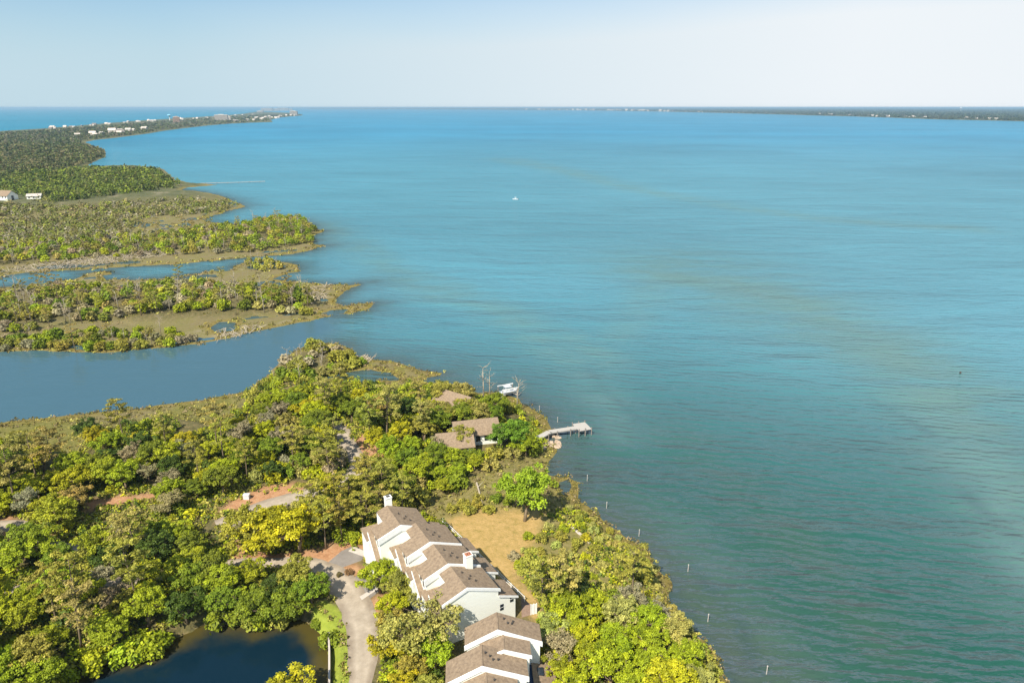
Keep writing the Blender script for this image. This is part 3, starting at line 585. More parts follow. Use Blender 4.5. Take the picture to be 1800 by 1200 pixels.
# ------------------------------------------------------------------ houses among the trees and beyond
def cottage(name, loc, rz, lx, ly, hw, hr, label, cat='house', wall='wall', roofm='roof', chim=False, wins=4, group=None, porch=False):
    r = empty(name, loc, rz, label=label, cat=cat, group=group)
    MB().prism([(-lx/2, -.5), (lx/2, -.5), (lx/2, hw), (-lx/2, hw)], -ly/2, ly/2).build('wall', M[wall], r)
    m = MB().add([(-lx/2, -ly/2, hw), (-lx/2, ly/2, hw), (-lx/2, 0, hr-.15), (lx/2, -ly/2, hw), (lx/2, ly/2, hw), (lx/2, 0, hr-.15)], [(0, 1, 2), (5, 4, 3), (0, 2, 5, 3), (1, 4, 5, 2), (0, 3, 4, 1)])
    m.build('gable', M[wall], r); o = .5; s = (hr-hw)/(ly/2)
    rf = MB().slab([(-lx/2-o, -ly/2-o, hw-o*s), (lx/2+o, -ly/2-o, hw-o*s), (lx/2+o, 0, hr), (-lx/2-o, 0, hr)], .18).slab([(-lx/2-o, 0, hr), (lx/2+o, 0, hr), (lx/2+o, ly/2+o, hw-o*s), (-lx/2-o, ly/2+o, hw-o*s)], .18).build('roof', M[roofm], r)
    for i in range(wins):
        x = -lx/2+lx*(i+.5)/wins; MB().box(x-.55, x+.55, -ly/2-.05, -ly/2, hw-2.1, hw-.7).build('window', M['glass'], r)
    MB().box(lx/2, lx/2+.05, -1.2, 1.2, .3, hw-.4).build('glass_door', M['glass'], r)
    if chim: MB().box(-.5, .5, .6, 1.5, hw, hr+1.4).build('chimney', M['wall'], rf)
    if porch: MB().box(lx/2+.1, lx/2+3, -ly/2, ly/2, -.5, .25).build('deck', M['deck'], r)
    return r
p = at(832, 783, GZ); cottage('house', (p[0]+.3, p[1]+4, GZ), rad(14), 10.5, 7.5, 3.1, 5.2, 'single storey house with wide pale brown roof near the long pier', wins=5, porch=True)
p = at(796, 800, GZ); cottage('garage', (p[0]+.3, p[1]+2, GZ), rad(12), 8, 6.5, 3.0, 5.2, 'teal sided garage with open front half hidden under the trees near the pier house', 'garage', wall='teal', wins=2)
p = at(800, 735, GZ); cottage('house', (p[0], p[1]+3, GZ), rad(-35), 10, 8, 3.6, 6.2, 'house with tan roof mostly hidden in the wood behind the pier house', wins=3)
p = at(8, 352, 1); cottage('house', (p[0], p[1], .8), rad(-12), 19, 11, 5, 9, 'cream house with brown roof at the left edge beyond the marsh', wins=6)
p = at(62, 350, 1); cottage('house', (p[0], p[1], .8), rad(20), 11, 7, 3.5, 5.2, 'low white roofed house among trees right of the cream house', wall='wall', roofm='walk', wins=3)

# ------------------------------------------------------------------ piers, boats, posts
def pier(name, pts, wd, deckz, label, head=None, step=2.6, rail=False, pz=-1.5):
    P = [Vector((*at(u, v, deckz)[:2], deckz)) for u, v in pts]
    r = empty(name, (P[0].x, P[0].y, 0), label=label, cat='pier'); off = Vector((P[0].x, P[0].y, 0))
    m = MB(); 
    for a_, b_ in zip(P, P[1:]):
        d = (b_-a_).normalized(); n_ = Vector((-d.y, d.x, 0))*wd/2; L_ = (b_-a_).length; k = int(L_/.3)
        for i in range(k):
            s0, s1 = a_+d*(L_*i/k)-off, a_+d*(L_*(i+.9)/k)-off
            m.slab([s0-n_, s1-n_, s1+n_, s0+n_], .06)
        for sg in (-1, 1):
            MB().slab([a_-off+n_*sg*.9, b_-off+n_*sg*.9, b_-off+n_*sg*.75, a_-off+n_*sg*.75], .28).build('beam', M['wood'], r, (0, 0, -.062))
            c = max(2, int(L_/step))
            for i in range(c):
                q = a_+d*(L_*(i+.5)/c)+n_*sg*1.08-off; MB().tube([(q.x, q.y, pz), (q.x, q.y, deckz+.25)], [.13, .12], 7).build('piling', M['pile'], r)
    m.build('deck', M['wood'], r)
    if head:
        hw_, hl = head; e_ = P[-1]-off; d = (P[-1]-P[-2]).normalized(); n_ = Vector((-d.y, d.x, 0))
        mm = MB(); k = int(hl/.3)
        for i in range(k):
            s0, s1 = e_+d*(hl*i/k), e_+d*(hl*(i+.9)/k); mm.slab([s0-n_*hw_, s1-n_*hw_, s1+n_*hw_, s0+n_*hw_], .08)
        mm.build('platform', M['wood'], r, (0, 0, .003))
        for i in range(3):
            for sg in (-1, 0, 1):
                q = e_+d*(hl*i/2*.98)+n_*hw_*sg*.97; MB().tube([(q.x, q.y, pz), (q.x, q.y, deckz+(.5 if sg else -.1))], [.15, .14], 7).build('piling', M['pile'], r)
    return r
pier('pier', [(940, 772), (966, 758), (1012, 751)], 1.7, 1.7, 'pale wooden pier with square end platform reaching into the sound', head=(2.2, 3.6))
pier('dock', [(868, 704), (886, 692)], 1.5, 1.3, 'short white dock leading to the lifted boat', head=None)
pier('footbridge', [(352, 322), (410, 320.5), (466, 318.5)], 2.2, 1.2, 'long thin grey pier running out from the marsh point', step=9)
def boat(name, loc, rz, L_, label, canopy=True, group=None):
    r = empty(name, loc, rz, label=label, cat='boat', group=group); W_ = L_*.17
    v = []; st = [(-.5, .9, 0), (-.1, 1, 0), (.25, .85, .05), (.42, .45, .14), (.5, .03, .22)]
    for x, w_, s in st:
        v += [(x*L_, -w_*W_, .75+s), (x*L_, -w_*W_*.75, .15), (x*L_, 0, -.15+s), (x*L_, w_*W_*.75, .15), (x*L_, w_*W_, .75+s)]
    f = [(i*5+j, i*5+j+1, i*5+j+6, i*5+j+5) for i in range(4) for j in range(4)]+[(0, 1, 2, 3, 4), (24, 23, 22, 21, 20)]
    f += [(i*5+4, i*5, i*5+5, i*5+9) for i in range(4)]
    MB().add(v, f).build('hull', M['hull'], r)
    MB().box(-.12*L_, .08*L_, -.3, .3, .78, 1.5).build('console', M['hull'], r); MB().box(-.53*L_, -.5*L_-.02, -.22, .22, .3, 1.3).build('outboard_motor', M['vent'], r)
    if canopy:
        MB().box(-.2*L_, .14*L_, -W_*.8, W_*.8, 2.25, 2.33).build('canopy', M['hull'], r)
        for x in (-.16, .1):
            for y in (-.7, .7): MB().tube([(x*L_, y*W_, .75), (x*L_, y*W_, 2.25)], [.03, .03], 5).build('canopy_pole', M['trim'], r)
    return r
p = at(893, 690, 1.2); boat('motorboat', (p[0], p[1], 1.0), rad(25), 6.2, 'white motorboat with canopy raised on the lift by the short dock')
bl = empty('boat_lift', (p[0], p[1], 0), rad(25), label='timber boat lift under the white motorboat at the short dock', cat='boat lift')
for x in (-2.4, 2.2):
    for y in (-1.7, 1.7): MB().tube([(x, y, -1.5), (x, y, 2.9)], [.15, .14], 7).build('piling', M['pile'], bl)
    MB().box(x-.1, x+.1, -1.65, 1.65, .55, .8).build('cradle_beam', M['wood'], bl)
for y in (-1.7, 1.7): MB().box(-2.6, 2.4, y-.1, y+.1, 2.95, 3.2).build('top_beam', M['trim'], bl)
p = at(906, 351, 0); boat('motorboat', (p[0], p[1], 0), rad(160), 5.5, 'tiny white boat alone on the open water in mid sound')
p = at(1387, 205, 0); boat('motorboat', (p[0], p[1], 0), rad(10), 14, 'faint white boat close off the far right shore')
posts = [((980,742), 'beside the point just above the pier'), ((948,722), 'nearest the lone bare tree'), ((1032,845), 'right of the small round tide pool'), ((1066,893), 'off the grassy bank above the bare strip'), ((1123,942), 'off the bank where the shrubs begin'),
         ((1209,1004), 'right of the pine on the bank'), ((1244,1092), 'off the bright oak grove'), ((1347,1184), 'closest to the bottom edge, far from the bank')]
for (u, v), tx in posts:
    p = at(u, v, 0); o = MB().tube([(0, 0, -1.5), (.03, .02, 1.45)], [.08, .07], 7).tube([(.03, .02, 1.45), (.03, .02, 1.6)], [.12, .05], 7).build('mooring_post', M['wood'], None, (p[0], p[1], 0)); tag(o, 'thin pale post standing in the shallows, '+tx, 'post', 'posts standing off the shore')
p = at(1688, 656, 0); o = MB().tube([(0, 0, -.4), (0, 0, .5), (0, 0, .7)], [.3, .28, .1], 8).build('buoy', M['vent'], None, (p[0], p[1], 0)); tag(o, 'small dark buoy on the water at the right', 'buoy')
# rocks at the root of the pier
m = MB(); rr = random.Random(4)
for i in range(46):
    u = 948+rr.random()*38; v = 764+rr.random()*26-(u-948)*.15; x, y, _ = at(u, v, .2); s = .25+rr.random()*.5
    pts = [(x+s*a_*(.7+.5*rr.random()), y+s*b_*(.7+.5*rr.random()), .1+s*.8*c_) for a_, b_, c_ in ((-1,-1,0),(1,-1,0),(1,1,0),(-1,1,0),(-.6,-.6,1),(.6,-.5,1),(.6,.6,.9),(-.5,.6,1))]
    m.add(pts, [(0,1,2,3)[::-1],(4,5,6,7),(0,1,5,4),(1,2,6,5),(2,3,7,6),(3,0,4,7)])
tag(m.build('shore_rocks', M['rubble']), 'heap of tan riprap rocks at the landward end of the pier', 'rocks', kind='stuff')
o = MB().box(-.6, .6, -.4, .4, 0, 1.0).box(-.66, .66, -.46, .46, 1.0, 1.08).build('utility_box', M['hull'], None, (*P2((434, 876), GZ), GZ)); tag(o, 'small white utility box at the edge of the gravel path', 'box')

# ------------------------------------------------------------------ far buildings
rr = random.Random(5)
def block_b(u, v, w_, d_, h_, mat, name, label, rz=0, parts=True):
    p = at(u, v, .8); r = empty(name, (p[0], p[1], .8), rz, label=label, cat='building')
    MB().box(-w_/2, w_/2, -d_/2, d_/2, -1, h_).box(-w_*.2, w_*.2, -d_*.3, d_*.3, h_, h_+3.5).build('wall', M[mat], r)
    MB().box(-w_/2-.5, w_/2+.5, -d_/2-.5, d_/2+.5, h_+.01, h_+.8).build('parapet', M['trim'], r)
    n = max(3, int(h_/3.5))
    for i in range(n):
        z = 1.2+(h_-2)*i/n; MB().box(-w_/2+1, w_/2-1, -d_/2-.12, -d_/2, z, z+1.5).build('window_band', M['glass'] if mat != 'wall' else M['tan'], r)
    return r
block_b(390, 212, 75, 30, 34, 'walk', 'hotel', 'large white hotel standing above the trees on the thin spit', rad(10))
block_b(401, 211.5, 34, 24, 24, 'tan', 'hotel', 'lower white hotel wing right of the large white hotel', rad(10))
block_b(311, 216, 30, 24, 30, 'orangeb', 'apartment_tower', 'orange brown apartment tower beside the blue water tower', rad(15))
block_b(517, 203, 70, 40, 42, 'walk', 'hotel', 'pale block at the very tip of the spit', rad(0))
for i, (u, v, w_, h_, t) in enumerate([(470,195.5,240,60,'leftmost of the hazy towers behind the tip'), (485,195,150,45,'second of the hazy towers from the left behind the tip'), (498,194.6,260,62,'tallest of the hazy towers behind the tip'), (508,194.4,170,40,'rightmost of the hazy towers behind the tip'), (458,198,90,26,'low pale block left of the hazy towers')]):
    block_b(u, v, w_, 60, h_, 'walk', 'condo_tower', 'white condominium, '+t)
wt = at(299, 214, .8); r = empty('water_tower', wt, label='pale blue water tower with round tank above the island trees', cat='water tower')
MB().tube([(0, 0, 0), (0, 0, 4), (0, 0, 32)], [3.5, 2, 2], 10).build('column', M['trim'], r)
MB().tube([(0, 0, 28), (0, 0, 31), (0, 0, 35), (0, 0, 38), (0, 0, 40)], [2.5, 9, 11, 8, 1], 16).build('tank', M['tank'], r)
wt = at(1688, 196.5, 3); r = empty('water_tower', wt, label='white water tower rising over the far right woods', cat='water tower')
MB().tube([(0, 0, 0), (0, 0, 50)], [4, 3], 10).build('column', M['hull'], r)
MB().tube([(0, 0, 44), (0, 0, 50), (0, 0, 58), (0, 0, 66), (0, 0, 70)], [4, 16, 21, 15, 2], 16).build('tank', M['hull'], r)
def smallhouse(s, hgt):
    lx, ly = 1.0, .7
    return MB().prism([(-.5, 0), (.5, 0), (.5, .45), (-.5, .45)], -.35, .35).add([(-.55, -.4, .42), (.55, -.4, .42), (.55, 0, .72), (-.55, 0, .72), (.55, .4, .42), (-.55, .4, .42)], [(0, 1, 2, 3), (3, 2, 4, 5), (0, 3, 5), (1, 4, 2)])
hm = [smallhouse(1, 1).mesh('house', M[k]) for k in ('walk', 'drive', 'tan')]
def scatter_houses(n, f, size, label, group, seed):
    q = random.Random(seed)
    spots = sorted((tuple(map(float, f(q.random(), q))) for i in range(n)))
    for i, (u, v) in enumerate(spots):
        p = at(u, v, .8); s = size*(.7+.7*q.random())
        o = linkobj('house', hm[q.choice([0, 0, 1, 2])], None, (p[0], p[1], .8), q.uniform(-.6, .6)); o.scale = (s, s, s*q.uniform(.8, 1.1)); tag(o, label+', '+ordn(i, n), 'house', group)
def lerp(pts, t): return float(np.interp(t, [p[0] for p in pts], [p[1] for p in pts]))
beach = [(60, 228.5), (150, 221.5), (250, 213.5), (380, 206), (460, 199.5)]
scatter_houses(42, lambda t, q: (80+t*370, lerp(beach, 80+t*370)+q.random()*1.6), 12, 'small pale house behind the ocean beach', 'ocean beach houses', 1)
sound = [(140, 245), (230, 236), (330, 222), (400, 215.5), (480, 209), (530, 202)]
scatter_houses(34, lambda t, q: (410+t*112, lerp(sound, 410+t*112)+.8-q.random()*4), 15, 'small white house near the tip of the spit', 'houses near the tip', 2)
scatter_houses(12, lambda t, q: (135+t*120, lerp(sound, 135+t*120)-1.5-q.random()*5), 15, 'pale roofed house on the near bend of the spit', 'houses on the near bend', 3)
cs = [(700, 192.2), (900, 193.0), (1100, 195.0), (1290, 199.3), (1500, 204.4), (1640, 209.2), (1800, 212.6), (1950, 216)]
scatter_houses(46, lambda t, q: (860+t*330, lerp(cs, 860+t*330)-.1), 40, 'tiny white house on the middle far shore', 'middle far shore houses', 6)
scatter_houses(46, lambda t, q: (1190+t*640, lerp(cs, 1190+t*640)-.3-q.random()**2*1.2), 16, 'tiny pale house on the right far shore', 'right far shore houses', 7)

# ------------------------------------------------------------------ plants
def quads(c, n, sx, sy, rng):
    """leaf-like quads at centres c with normals n"""
    m = len(c); n = n/(np.linalg.norm(n, axis=1, keepdims=True)+1e-9)
    r = rng.normal(size=(m, 3)); t = np.cross(n, r); t /= np.linalg.norm(t, axis=1, keepdims=True)+1e-9; b = np.cross(n, t)
    sx = np.broadcast_to(sx, (m,))[:, None]*.5; sy = np.broadcast_to(sy, (m,))[:, None]*.5
    k = rng.uniform(.5, 1.1, (m, 1))
    return np.stack([c-t*sx*k-b*sy, c+t*sx-b*sy*k, c+t*sx*k+b*sy, c-t*sx+b*sy*k], 1)
def clump(center, rr_, n, s, rng, flat=1.0, up=.5, jit=.75, asp=1.0):
    d = rng.normal(size=(n, 3)); d /= np.linalg.norm(d, axis=1, keepdims=True)
    d[:, 2] = np.where(d[:, 2] < -.35, -d[:, 2], d[:, 2])
    rad_ = rng.uniform(.3, 1.25, (n, 1))**.7
    c = center+d*rad_*rr_*np.array([1, 1, flat]); nn = d+rng.normal(size=(n, 3))*jit+np.array([0, 0, up])
    return quads(c, nn, s*rng.uniform(.6, 1.3, n), s*asp*rng.uniform(.6, 1.3, n), rng)
def crownmesh(name, cl, rng, s, dens, asp=1.0, flat=.8, up=.5, jit=.75):
    Q, T = [], []
    for c, r_ in cl:
        n = int(dens*r_*r_); q = clump(np.array(c), r_, n, s, rng, flat, up, jit, asp); Q.append(q)
        T.append(np.clip(rng.normal(.5, .2)+rng.normal(0, .13, n), 0, 1))
    Q = np.concatenate(Q); T = np.concatenate(T)
    return fastmesh(name, Q.reshape(-1, 3), np.arange(len(Q)*4).reshape(-1, 4), M['leaf'], dict(tone=('FACE', 'FLOAT', T)))
def limb(m, a_, b_, r0, r1, rg, bend=.12, n=4):
    a_, b_ = Vector(a_), Vector(b_); L_ = (b_-a_).length; P = [a_]
    for i in range(1, n): P.append(a_.lerp(b_, i/n)+Vector((rg.uniform(-1, 1), rg.uniform(-1, 1), rg.uniform(-.3, .8)))*bend*L_)
    P.append(b_); m.tube(P, [r0+(r1-r0)*i/n for i in range(n+1)], 6)
def proto_oak(seed, R_=4.2, Hh=7.6, bare=0, vase=False):
    rg = random.Random(seed); rng = np.random.default_rng(seed); m = MB(); cl = []
    f = Vector((rg.uniform(-.4, .4), rg.uniform(-.4, .4), Hh*.28)); m.tube([(0, 0, -.4), f*.5, f], [.34, .27, .25], 8)
    lobes = []
    for k in range(6):
        a_ = k*1.05+rg.uniform(-.4, .4); rd = R_*rg.uniform(.35, .72); t = Vector((rd*math.cos(a_), rd*math.sin(a_), Hh*rg.uniform(.5, .78)))
        limb(m, f, t, .18, .06, rg); lobes.append((t, R_*rg.uniform(.36, .52)))
    t = Vector((rg.uniform(-.8, .8), rg.uniform(-.8, .8), Hh*.8)); limb(m, f, t, .16, .05, rg); lobes.append((t, R_*.45))
    for c, lr in lobes:
        for j in range(12):
            d = Vector((rg.gauss(0, 1), rg.gauss(0, 1), abs(rg.gauss(0, .8))-.25)).normalized(); cc = c+d*lr*rg.uniform(.5, 1.3)
            if bare and rg.random() < bare: limb(m, c, cc+d*.6, .05, .015, rg, .1, 3); continue
            limb(m, c, cc, .04, .015, rg, .08, 2); cl.append((tuple(cc), rg.uniform(.35, 1.0)))
        for j in range(3):
            d = Vector((rg.gauss(0, 1), rg.gauss(0, 1), -.5)).normalized(); cl.append((tuple(c+d*lr*.8), rg.uniform(.5, .8)))
    return m.mesh('trunk', M['bark'], True), crownmesh('crown', cl, rng, .235, 155 if not bare else 100, 1.2, .75)
def proto_pine(seed, Hh=15.5, lean=.5, sparse=0):
    rg = random.Random(seed); rng = np.random.default_rng(seed+50); m = MB(); cl = []
    top = Vector((rg.uniform(-1, 1)*lean*2, rg.uniform(-1, 1)*lean*2, Hh)); mid = top*.5+Vector((rg.uniform(-.5, .5), rg.uniform(-.5, .5), 0))*lean
    m.tube([(0, 0, -.4), mid*.5, mid, mid.lerp(top, .5), top], [.27, .22, .18, .12, .04], 8)
    n = 22 if not sparse else 13
    for k in range(n):
        t = .42+.58*((k+rg.random()*.8)/n); o = mid.lerp(top, (t-.5)*2) if t > .5 else (mid*(t*2)); a_ = k*2.4+rg.uniform(-.5, .5)
        ln = (3.4*(1-((t-.66)/.5)**2)+.4)*rg.uniform(.6, 1.15)*(.75 if t < .5 else 1); e_ = o+Vector((math.cos(a_)*ln, math.sin(a_)*ln, ln*rg.uniform(.05, .45)))
        limb(m, o, e_, .075, .02, rg, .08, 3)
        if t < .52 and rg.random() < .5: continue
        cl.append((tuple(e_), rg.uniform(.6, 1.0)))
        if ln > 1.6: cl.append((tuple(o.lerp(e_, .62)+Vector((rg.uniform(-.5, .5), rg.uniform(-.5, .5), .3))), rg.uniform(.5, .85)))
        if ln > 2.2: cl.append((tuple(e_+Vector((rg.uniform(-1, 1), rg.uniform(-1, 1), .2))), rg.uniform(.45, .75)))
    cl.append((tuple(top), .8))
    return m.mesh('trunk', M['bark'], True), crownmesh('crown', cl, rng, .24, 95, 1.7, .55, .8, .9)
def proto_shrub(seed, R_=1.7, Hh=2.2):
    rg = random.Random(seed); rng = np.random.default_rng(seed+90); m = MB(); cl = []
    for k in range(15):
        a_ = rg.uniform(0, 6.3); rd = R_*math.sqrt(rg.random())*.8; z = Hh*(.35+.5*(1-(rd/R_)**2))*rg.uniform(.75, 1.1)
        e_ = Vector((rd*math.cos(a_), rd*math.sin(a_), z)); limb(m, (rg.uniform(-.2, .2), rg.uniform(-.2, .2), -.2), e_, .06, .02, rg, .1, 3); cl.append((tuple(e_), rg.uniform(.45, .8)))
        cl.append(((rd*math.cos(a_), rd*math.sin(a_), z*.45), .6))
    return m.mesh('stems', M['bark'], True), crownmesh('foliage', cl, rng, .24, 110, 1.2, .8)
def proto_dead(seed, Hh=9):
    rg = random.Random(seed); m = MB(); top = Vector((rg.uniform(-.8, .8), rg.uniform(-.8, .8), Hh)); mid = top*.5+Vector((rg.uniform(-.4, .4), rg.uniform(-.4, .4), 0))
    m.tube([(0, 0, -.4), mid, top], [.22, .14, .03], 7)
    for k in range(15):
        t = rg.uniform(.35, 1); o = mid.lerp(top, (t-.5)*2) if t > .5 else mid*(t*2); a_ = rg.uniform(0, 6.3); ln = rg.uniform(.8, 2.3)
        e_ = o+Vector((math.cos(a_)*ln, math.sin(a_)*ln, ln*rg.uniform(.2, .9))); limb(m, o, e_, .06, .02, rg, .1, 3)
        for j in range(2): limb(m, o.lerp(e_, .6), e_+Vector((rg.uniform(-1, 1), rg.uniform(-1, 1), rg.uniform(0, 1)))*.7, .03, .012, rg, .1, 2)
    return m.mesh('trunk', M['dead'], True), None
OAK = [proto_oak(s) for s in (1, 2, 3, 4, 5)]; OAKB = [proto_oak(s, bare=.38) for s in (21, 22)]
PINE = [proto_pine(s) for s in (1, 2, 3, 4, 5)]; PINES = [proto_pine(s, sparse=1, lean=1) for s in (11, 12)]
SHRUB = [proto_shrub(s) for s in (1, 2, 3, 4)]; DEAD = [proto_dead(s) for s in (1, 2, 3, 4)]
KIND = dict(oak=('live_oak', OAK, 'live oak', 'trunk', 'crown'), oakb=('live_oak', OAKB, 'live oak', 'trunk', 'crown'), pine=('pine_tree', PINE, 'pine', 'trunk', 'crown'), pines=('pine_tree', PINES, 'pine', 'trunk', 'crown'),
            shrub=('shrub', SHRUB, 'shrub', 'stems', 'foliage'), dead=('dead_tree', DEAD, 'dead tree', 'trunk', 'crown'))
YG = (.39, .385, .012); LIME = (.30, .345, .013); MID = (.18, .225, .014); OLV = (.30, .285, .038); BOL = (.33, .285, .065); DK = (.075, .115, .013); GOLD = (.40, .365, .07); GRY = (.33, .28, .15); PALE = (.37, .36, .085)
PL = []           # every plant: (kind, x, y, z, scale, zscale, rz, colour, label, group, proto)
def plant(kind, x, y, sc, col, label, group=None, z=None, zs=1.0, pr=None, jit=.12):
    q = random.Random(int(x*131+y*977)); c = [max(.004, k*(1+q.uniform(-jit, jit))) for k in col]
    PL.append((kind, x, y, z, sc, zs, q.uniform(0, 6.28), (*c, 1), label, group, q.randrange(5) if pr is None else pr))
def one(kind, u, v, sc, col, label, zs=1.0, pr=None, group=None, z=GZ):
    p = at(u, v, z); plant(kind, p[0], p[1], sc, col, label, group, zs=zs, pr=pr, jit=.03)
GPTS = (gx, gy)
Lth = len(th); RS0 = 40; LR = .0088
def gh(x, y):
    """ground height under points"""
    x = np.atleast_1d(x); y = np.atleast_1d(y); r = np.hypot(x, y); i = np.clip(np.log(r/RS0)/LR, 0, len(rs)-2); j = np.clip((np.arctan2(x, y)-th[0])/(th[1]-th[0]), 0, Lth-2)
    i0 = i.astype(int); j0 = j.astype(int); fi = i-i0; fj = j-j0; Hg = hh.reshape(len(rs), Lth)
    return (Hg[i0, j0]*(1-fi)+Hg[i0+1, j0]*fi)*(1-fj)+(Hg[i0, j0+1]*(1-fi)+Hg[i0+1, j0+1]*fi)*fj
def gland(x, y):
    x = np.atleast_1d(x); y = np.atleast_1d(y); r = np.hypot(x, y); i = np.clip(np.round(np.log(r/RS0)/LR), 0, len(rs)-1).astype(int); j = np.clip(np.round((np.arctan2(x, y)-th[0])/(th[1]-th[0])), 0, Lth-1).astype(int)
    return gd.reshape(len(rs), Lth)[i, j]
HOUSEPX = [np.array([(peaks[0][0]-9, peaks[0][1]+8), (peaks[0][0]+1, peaks[0][1]+15), (peaks[3][0]+10, peaks[3][1]+6), (peaks[3][0]+8, peaks[3][1]-4), (peaks[3][0]-6, peaks[3][1]-4), (peaks[1][0]-7, peaks[1][1]-3), (peaks[0][0]-8, peaks[0][1]-3)])]
bx, by = q2
HOUSEPX.append(np.array([(bx-6.5, by-12), (bx-6, by+9), (bx+9.5, by+9), (bx+9.5, by-12)]))
for u, v, a_, b_ in ((832,783,8,6), (796,800,4,4), (800,735,5,3.5)):
    p = at(u, v, GZ); HOUSEPX.append(np.array([(p[0]-a_, p[1]-b_+3), (p[0]+a_, p[1]-b_+3), (p[0]+a_, p[1]+b_+3), (p[0]-a_, p[1]+b_+3)]))
CLEAR = [Z_(p) for p in ([(355,885),(430,855),(560,842),(650,825),(650,850),(560,878),(500,895),(430,950),(380,972),(350,940)], [(140,872),(285,860),(290,900),(220,925),(150,930)], [(583,742),(630,748),(665,830),(625,845),(600,810)], [(300,730),(400,715),(420,745),(330,765)], [(60,800),(180,790),(200,820),(90,835)])]
def blocked(x, y, r=1.5):
    b = (dline(LANE, x, y) < np.where(x < -38, 1.2, 2.3)+r) | (dline(ROAD2, x, y) < 1.6+r) | (dline(ROAD3, x, y) < 1.4+r) | (gland(x, y) < .8)
    for P in HOUSEPX: b |= sdf(P, x, y) > -r*.8
    for P in PADS: b |= sdf(P, x, y) > -.4
    for P in CLEAR: b |= (sdf(P, x, y) > -.3) & (r > .5)
    return b
def area(pts, z, space, mix, where, seed, excl=True, smin=.8, smax=1.2, extra=None, landmin=1.0, keepout=()):
    """mix: (weight, kind, colour, adjective, scale)"""
    rng = np.random.default_rng(seed); P = poly(pts, z); lo, hi = P.min(0), P.max(0); n = int((hi-lo).prod()/(space**2)*6)
    x = rng.uniform(lo[0], hi[0], n); y = rng.uniform(lo[1], hi[1], n); ok = inside(P, x, y) & (gland(x, y) > landmin)
    if excl: ok &= ~blocked(x, y)
    for K in keepout: ok &= ~inside(K, x, y)
    x, y = x[ok], y[ok]; acc = []; ws = np.array([m[0] for m in mix], float); ws /= ws.sum(); cell = {}
    for px, py in zip(x, y):
        k = (int(px//space), int(py//space)); bad = False
        for i in (-1, 0, 1):
            for j in (-1, 0, 1):
                for (ax, ay) in cell.get((k[0]+i, k[1]+j), ()):
                    if (ax-px)**2+(ay-py)**2 < space*space: bad = True
        if bad: continue
        cell.setdefault(k, []).append((px, py)); t = mix[rng.choice(len(mix), p=ws)]; nm = KIND[t[1]][2]
        plant(t[1], px, py, t[4]*rng.uniform(smin, smax), t[2], f'{t[3]} {nm} {where}', f'{t[3]} {nm}s {where}', jit=.09, zs=rng.uniform(.9, 1.15))
WOODMIX = [(2.5, 'oak', YG, 'bright yellow green', .66), (3, 'oak', MID, 'leafy green', .72), (3.5, 'oak', LIME, 'fresh bright green', .7), (1.2, 'oak', DK, 'dark green', .72), (2, 'pine', OLV, 'tall olive', .66), (1.6, 'pine', BOL, 'tall brownish', .72), (1, 'oak', BOL, 'brownish', .7), (.6, 'pines', OLV, 'thin tall', .75), (1.2, 'oakb', GRY, 'greyish half bare', .7), (1.3, 'oak', YG, 'yellow green', .7)]
# wood between pond and gravel lane
area([(-260,900),(60,945),(120,965),(220,930),(330,935),(400,960),(440,1000),(540,1010),(560,1060),(530,1085),(430,1080),(370,1085),(300,1120),(200,1160),(60,1200),(-60,1330),(-500,1330)], 5, 3.7,
     [(4, 'oak', MID, 'leafy green', .72), (3.4, 'oak', LIME, 'fresh bright green', .7), (1, 'oak', DK, 'dark green', .7), (1.7, 'pine', OLV, 'tall olive', .68), (.8, 'pine', BOL, 'tall brownish', .68), (1.5, 'oak', OLV, 'olive', .72), (1, 'oakb', GRY, 'greyish half bare', .66), (2, 'oak', YG, 'yellow green', .68)], 'between pond and lane', 1)
area([(-100,1195),(90,1178),(190,1152),(300,1110),(370,1080),(430,1078),(510,1072),(520,1098),(430,1108),(375,1114),(325,1130),(265,1168),(190,1186),(112,1208),(60,1290),(-100,1330)], 2.0, 1.6, [(3, 'shrub', LIME, 'bright green', 1.25), (2, 'shrub', OLV, 'olive', 1.3), (2, 'shrub', YG, 'yellow green', 1.2), (1.5, 'shrub', MID, 'leafy', 1.35)], 'on the pond bank', 2, landmin=-.3, excl=False)
# wood along the creek
area([(-260,770),(0,775),(130,745),(250,750),(360,760),(430,735),(480,690),(560,680),(650,695),(700,705),(790,690),(865,705),(885,735),(790,745),(720,775),(690,800),(640,770),(590,775),(590,850),(500,830),(440,850),(360,860),(280,855),(160,875),(40,895),(-300,900)], 6, 4.0,
     WOODMIX, 'between creek and gravel path', 3, keepout=[MARSHM[0]])
area([(470,650),(500,620),(550,605),(600,602),(640,622),(600,635),(560,645),(520,655),(490,668)], 4, 3.0, [(3, 'shrub', OLV, 'olive', 1.6), (2, 'oak', MID, 'leafy green', .5), (2, 'oak', BOL, 'brownish', .5), (2.2, 'dead', GRY, 'pale', .6), (1, 'oakb', GRY, 'greyish half bare', .55)], 'on the creek mouth knob', 4, excl=False, landmin=-1)
area([(640,835),(700,790),(760,800),(850,805),(945,770),(960,785),(880,815),(790,860),(720,885),(660,905),(620,880)], 3, 3.2, [(3, 'oak', MID, 'leafy green', .55), (2, 'oak', LIME, 'fresh bright green', .5), (3, 'shrub', MID, 'leafy', 1.3), (2, 'shrub', OLV, 'olive', 1.4), (1, 'pine', OLV, 'tall olive', .6), (2, 'shrub', BOL, 'brownish', 1.3)], 'around the pier house', 5)
area([(560,885),(640,840),(730,890),(700,895),(650,940),(620,975),(560,965),(540,900)], 5, 3.4, [(4, 'pine', OLV, 'tall olive', .62), (2, 'oak', OLV, 'olive', .62), (1, 'pine', BOL, 'tall brownish', .62)], 'north of the townhouses', 6)
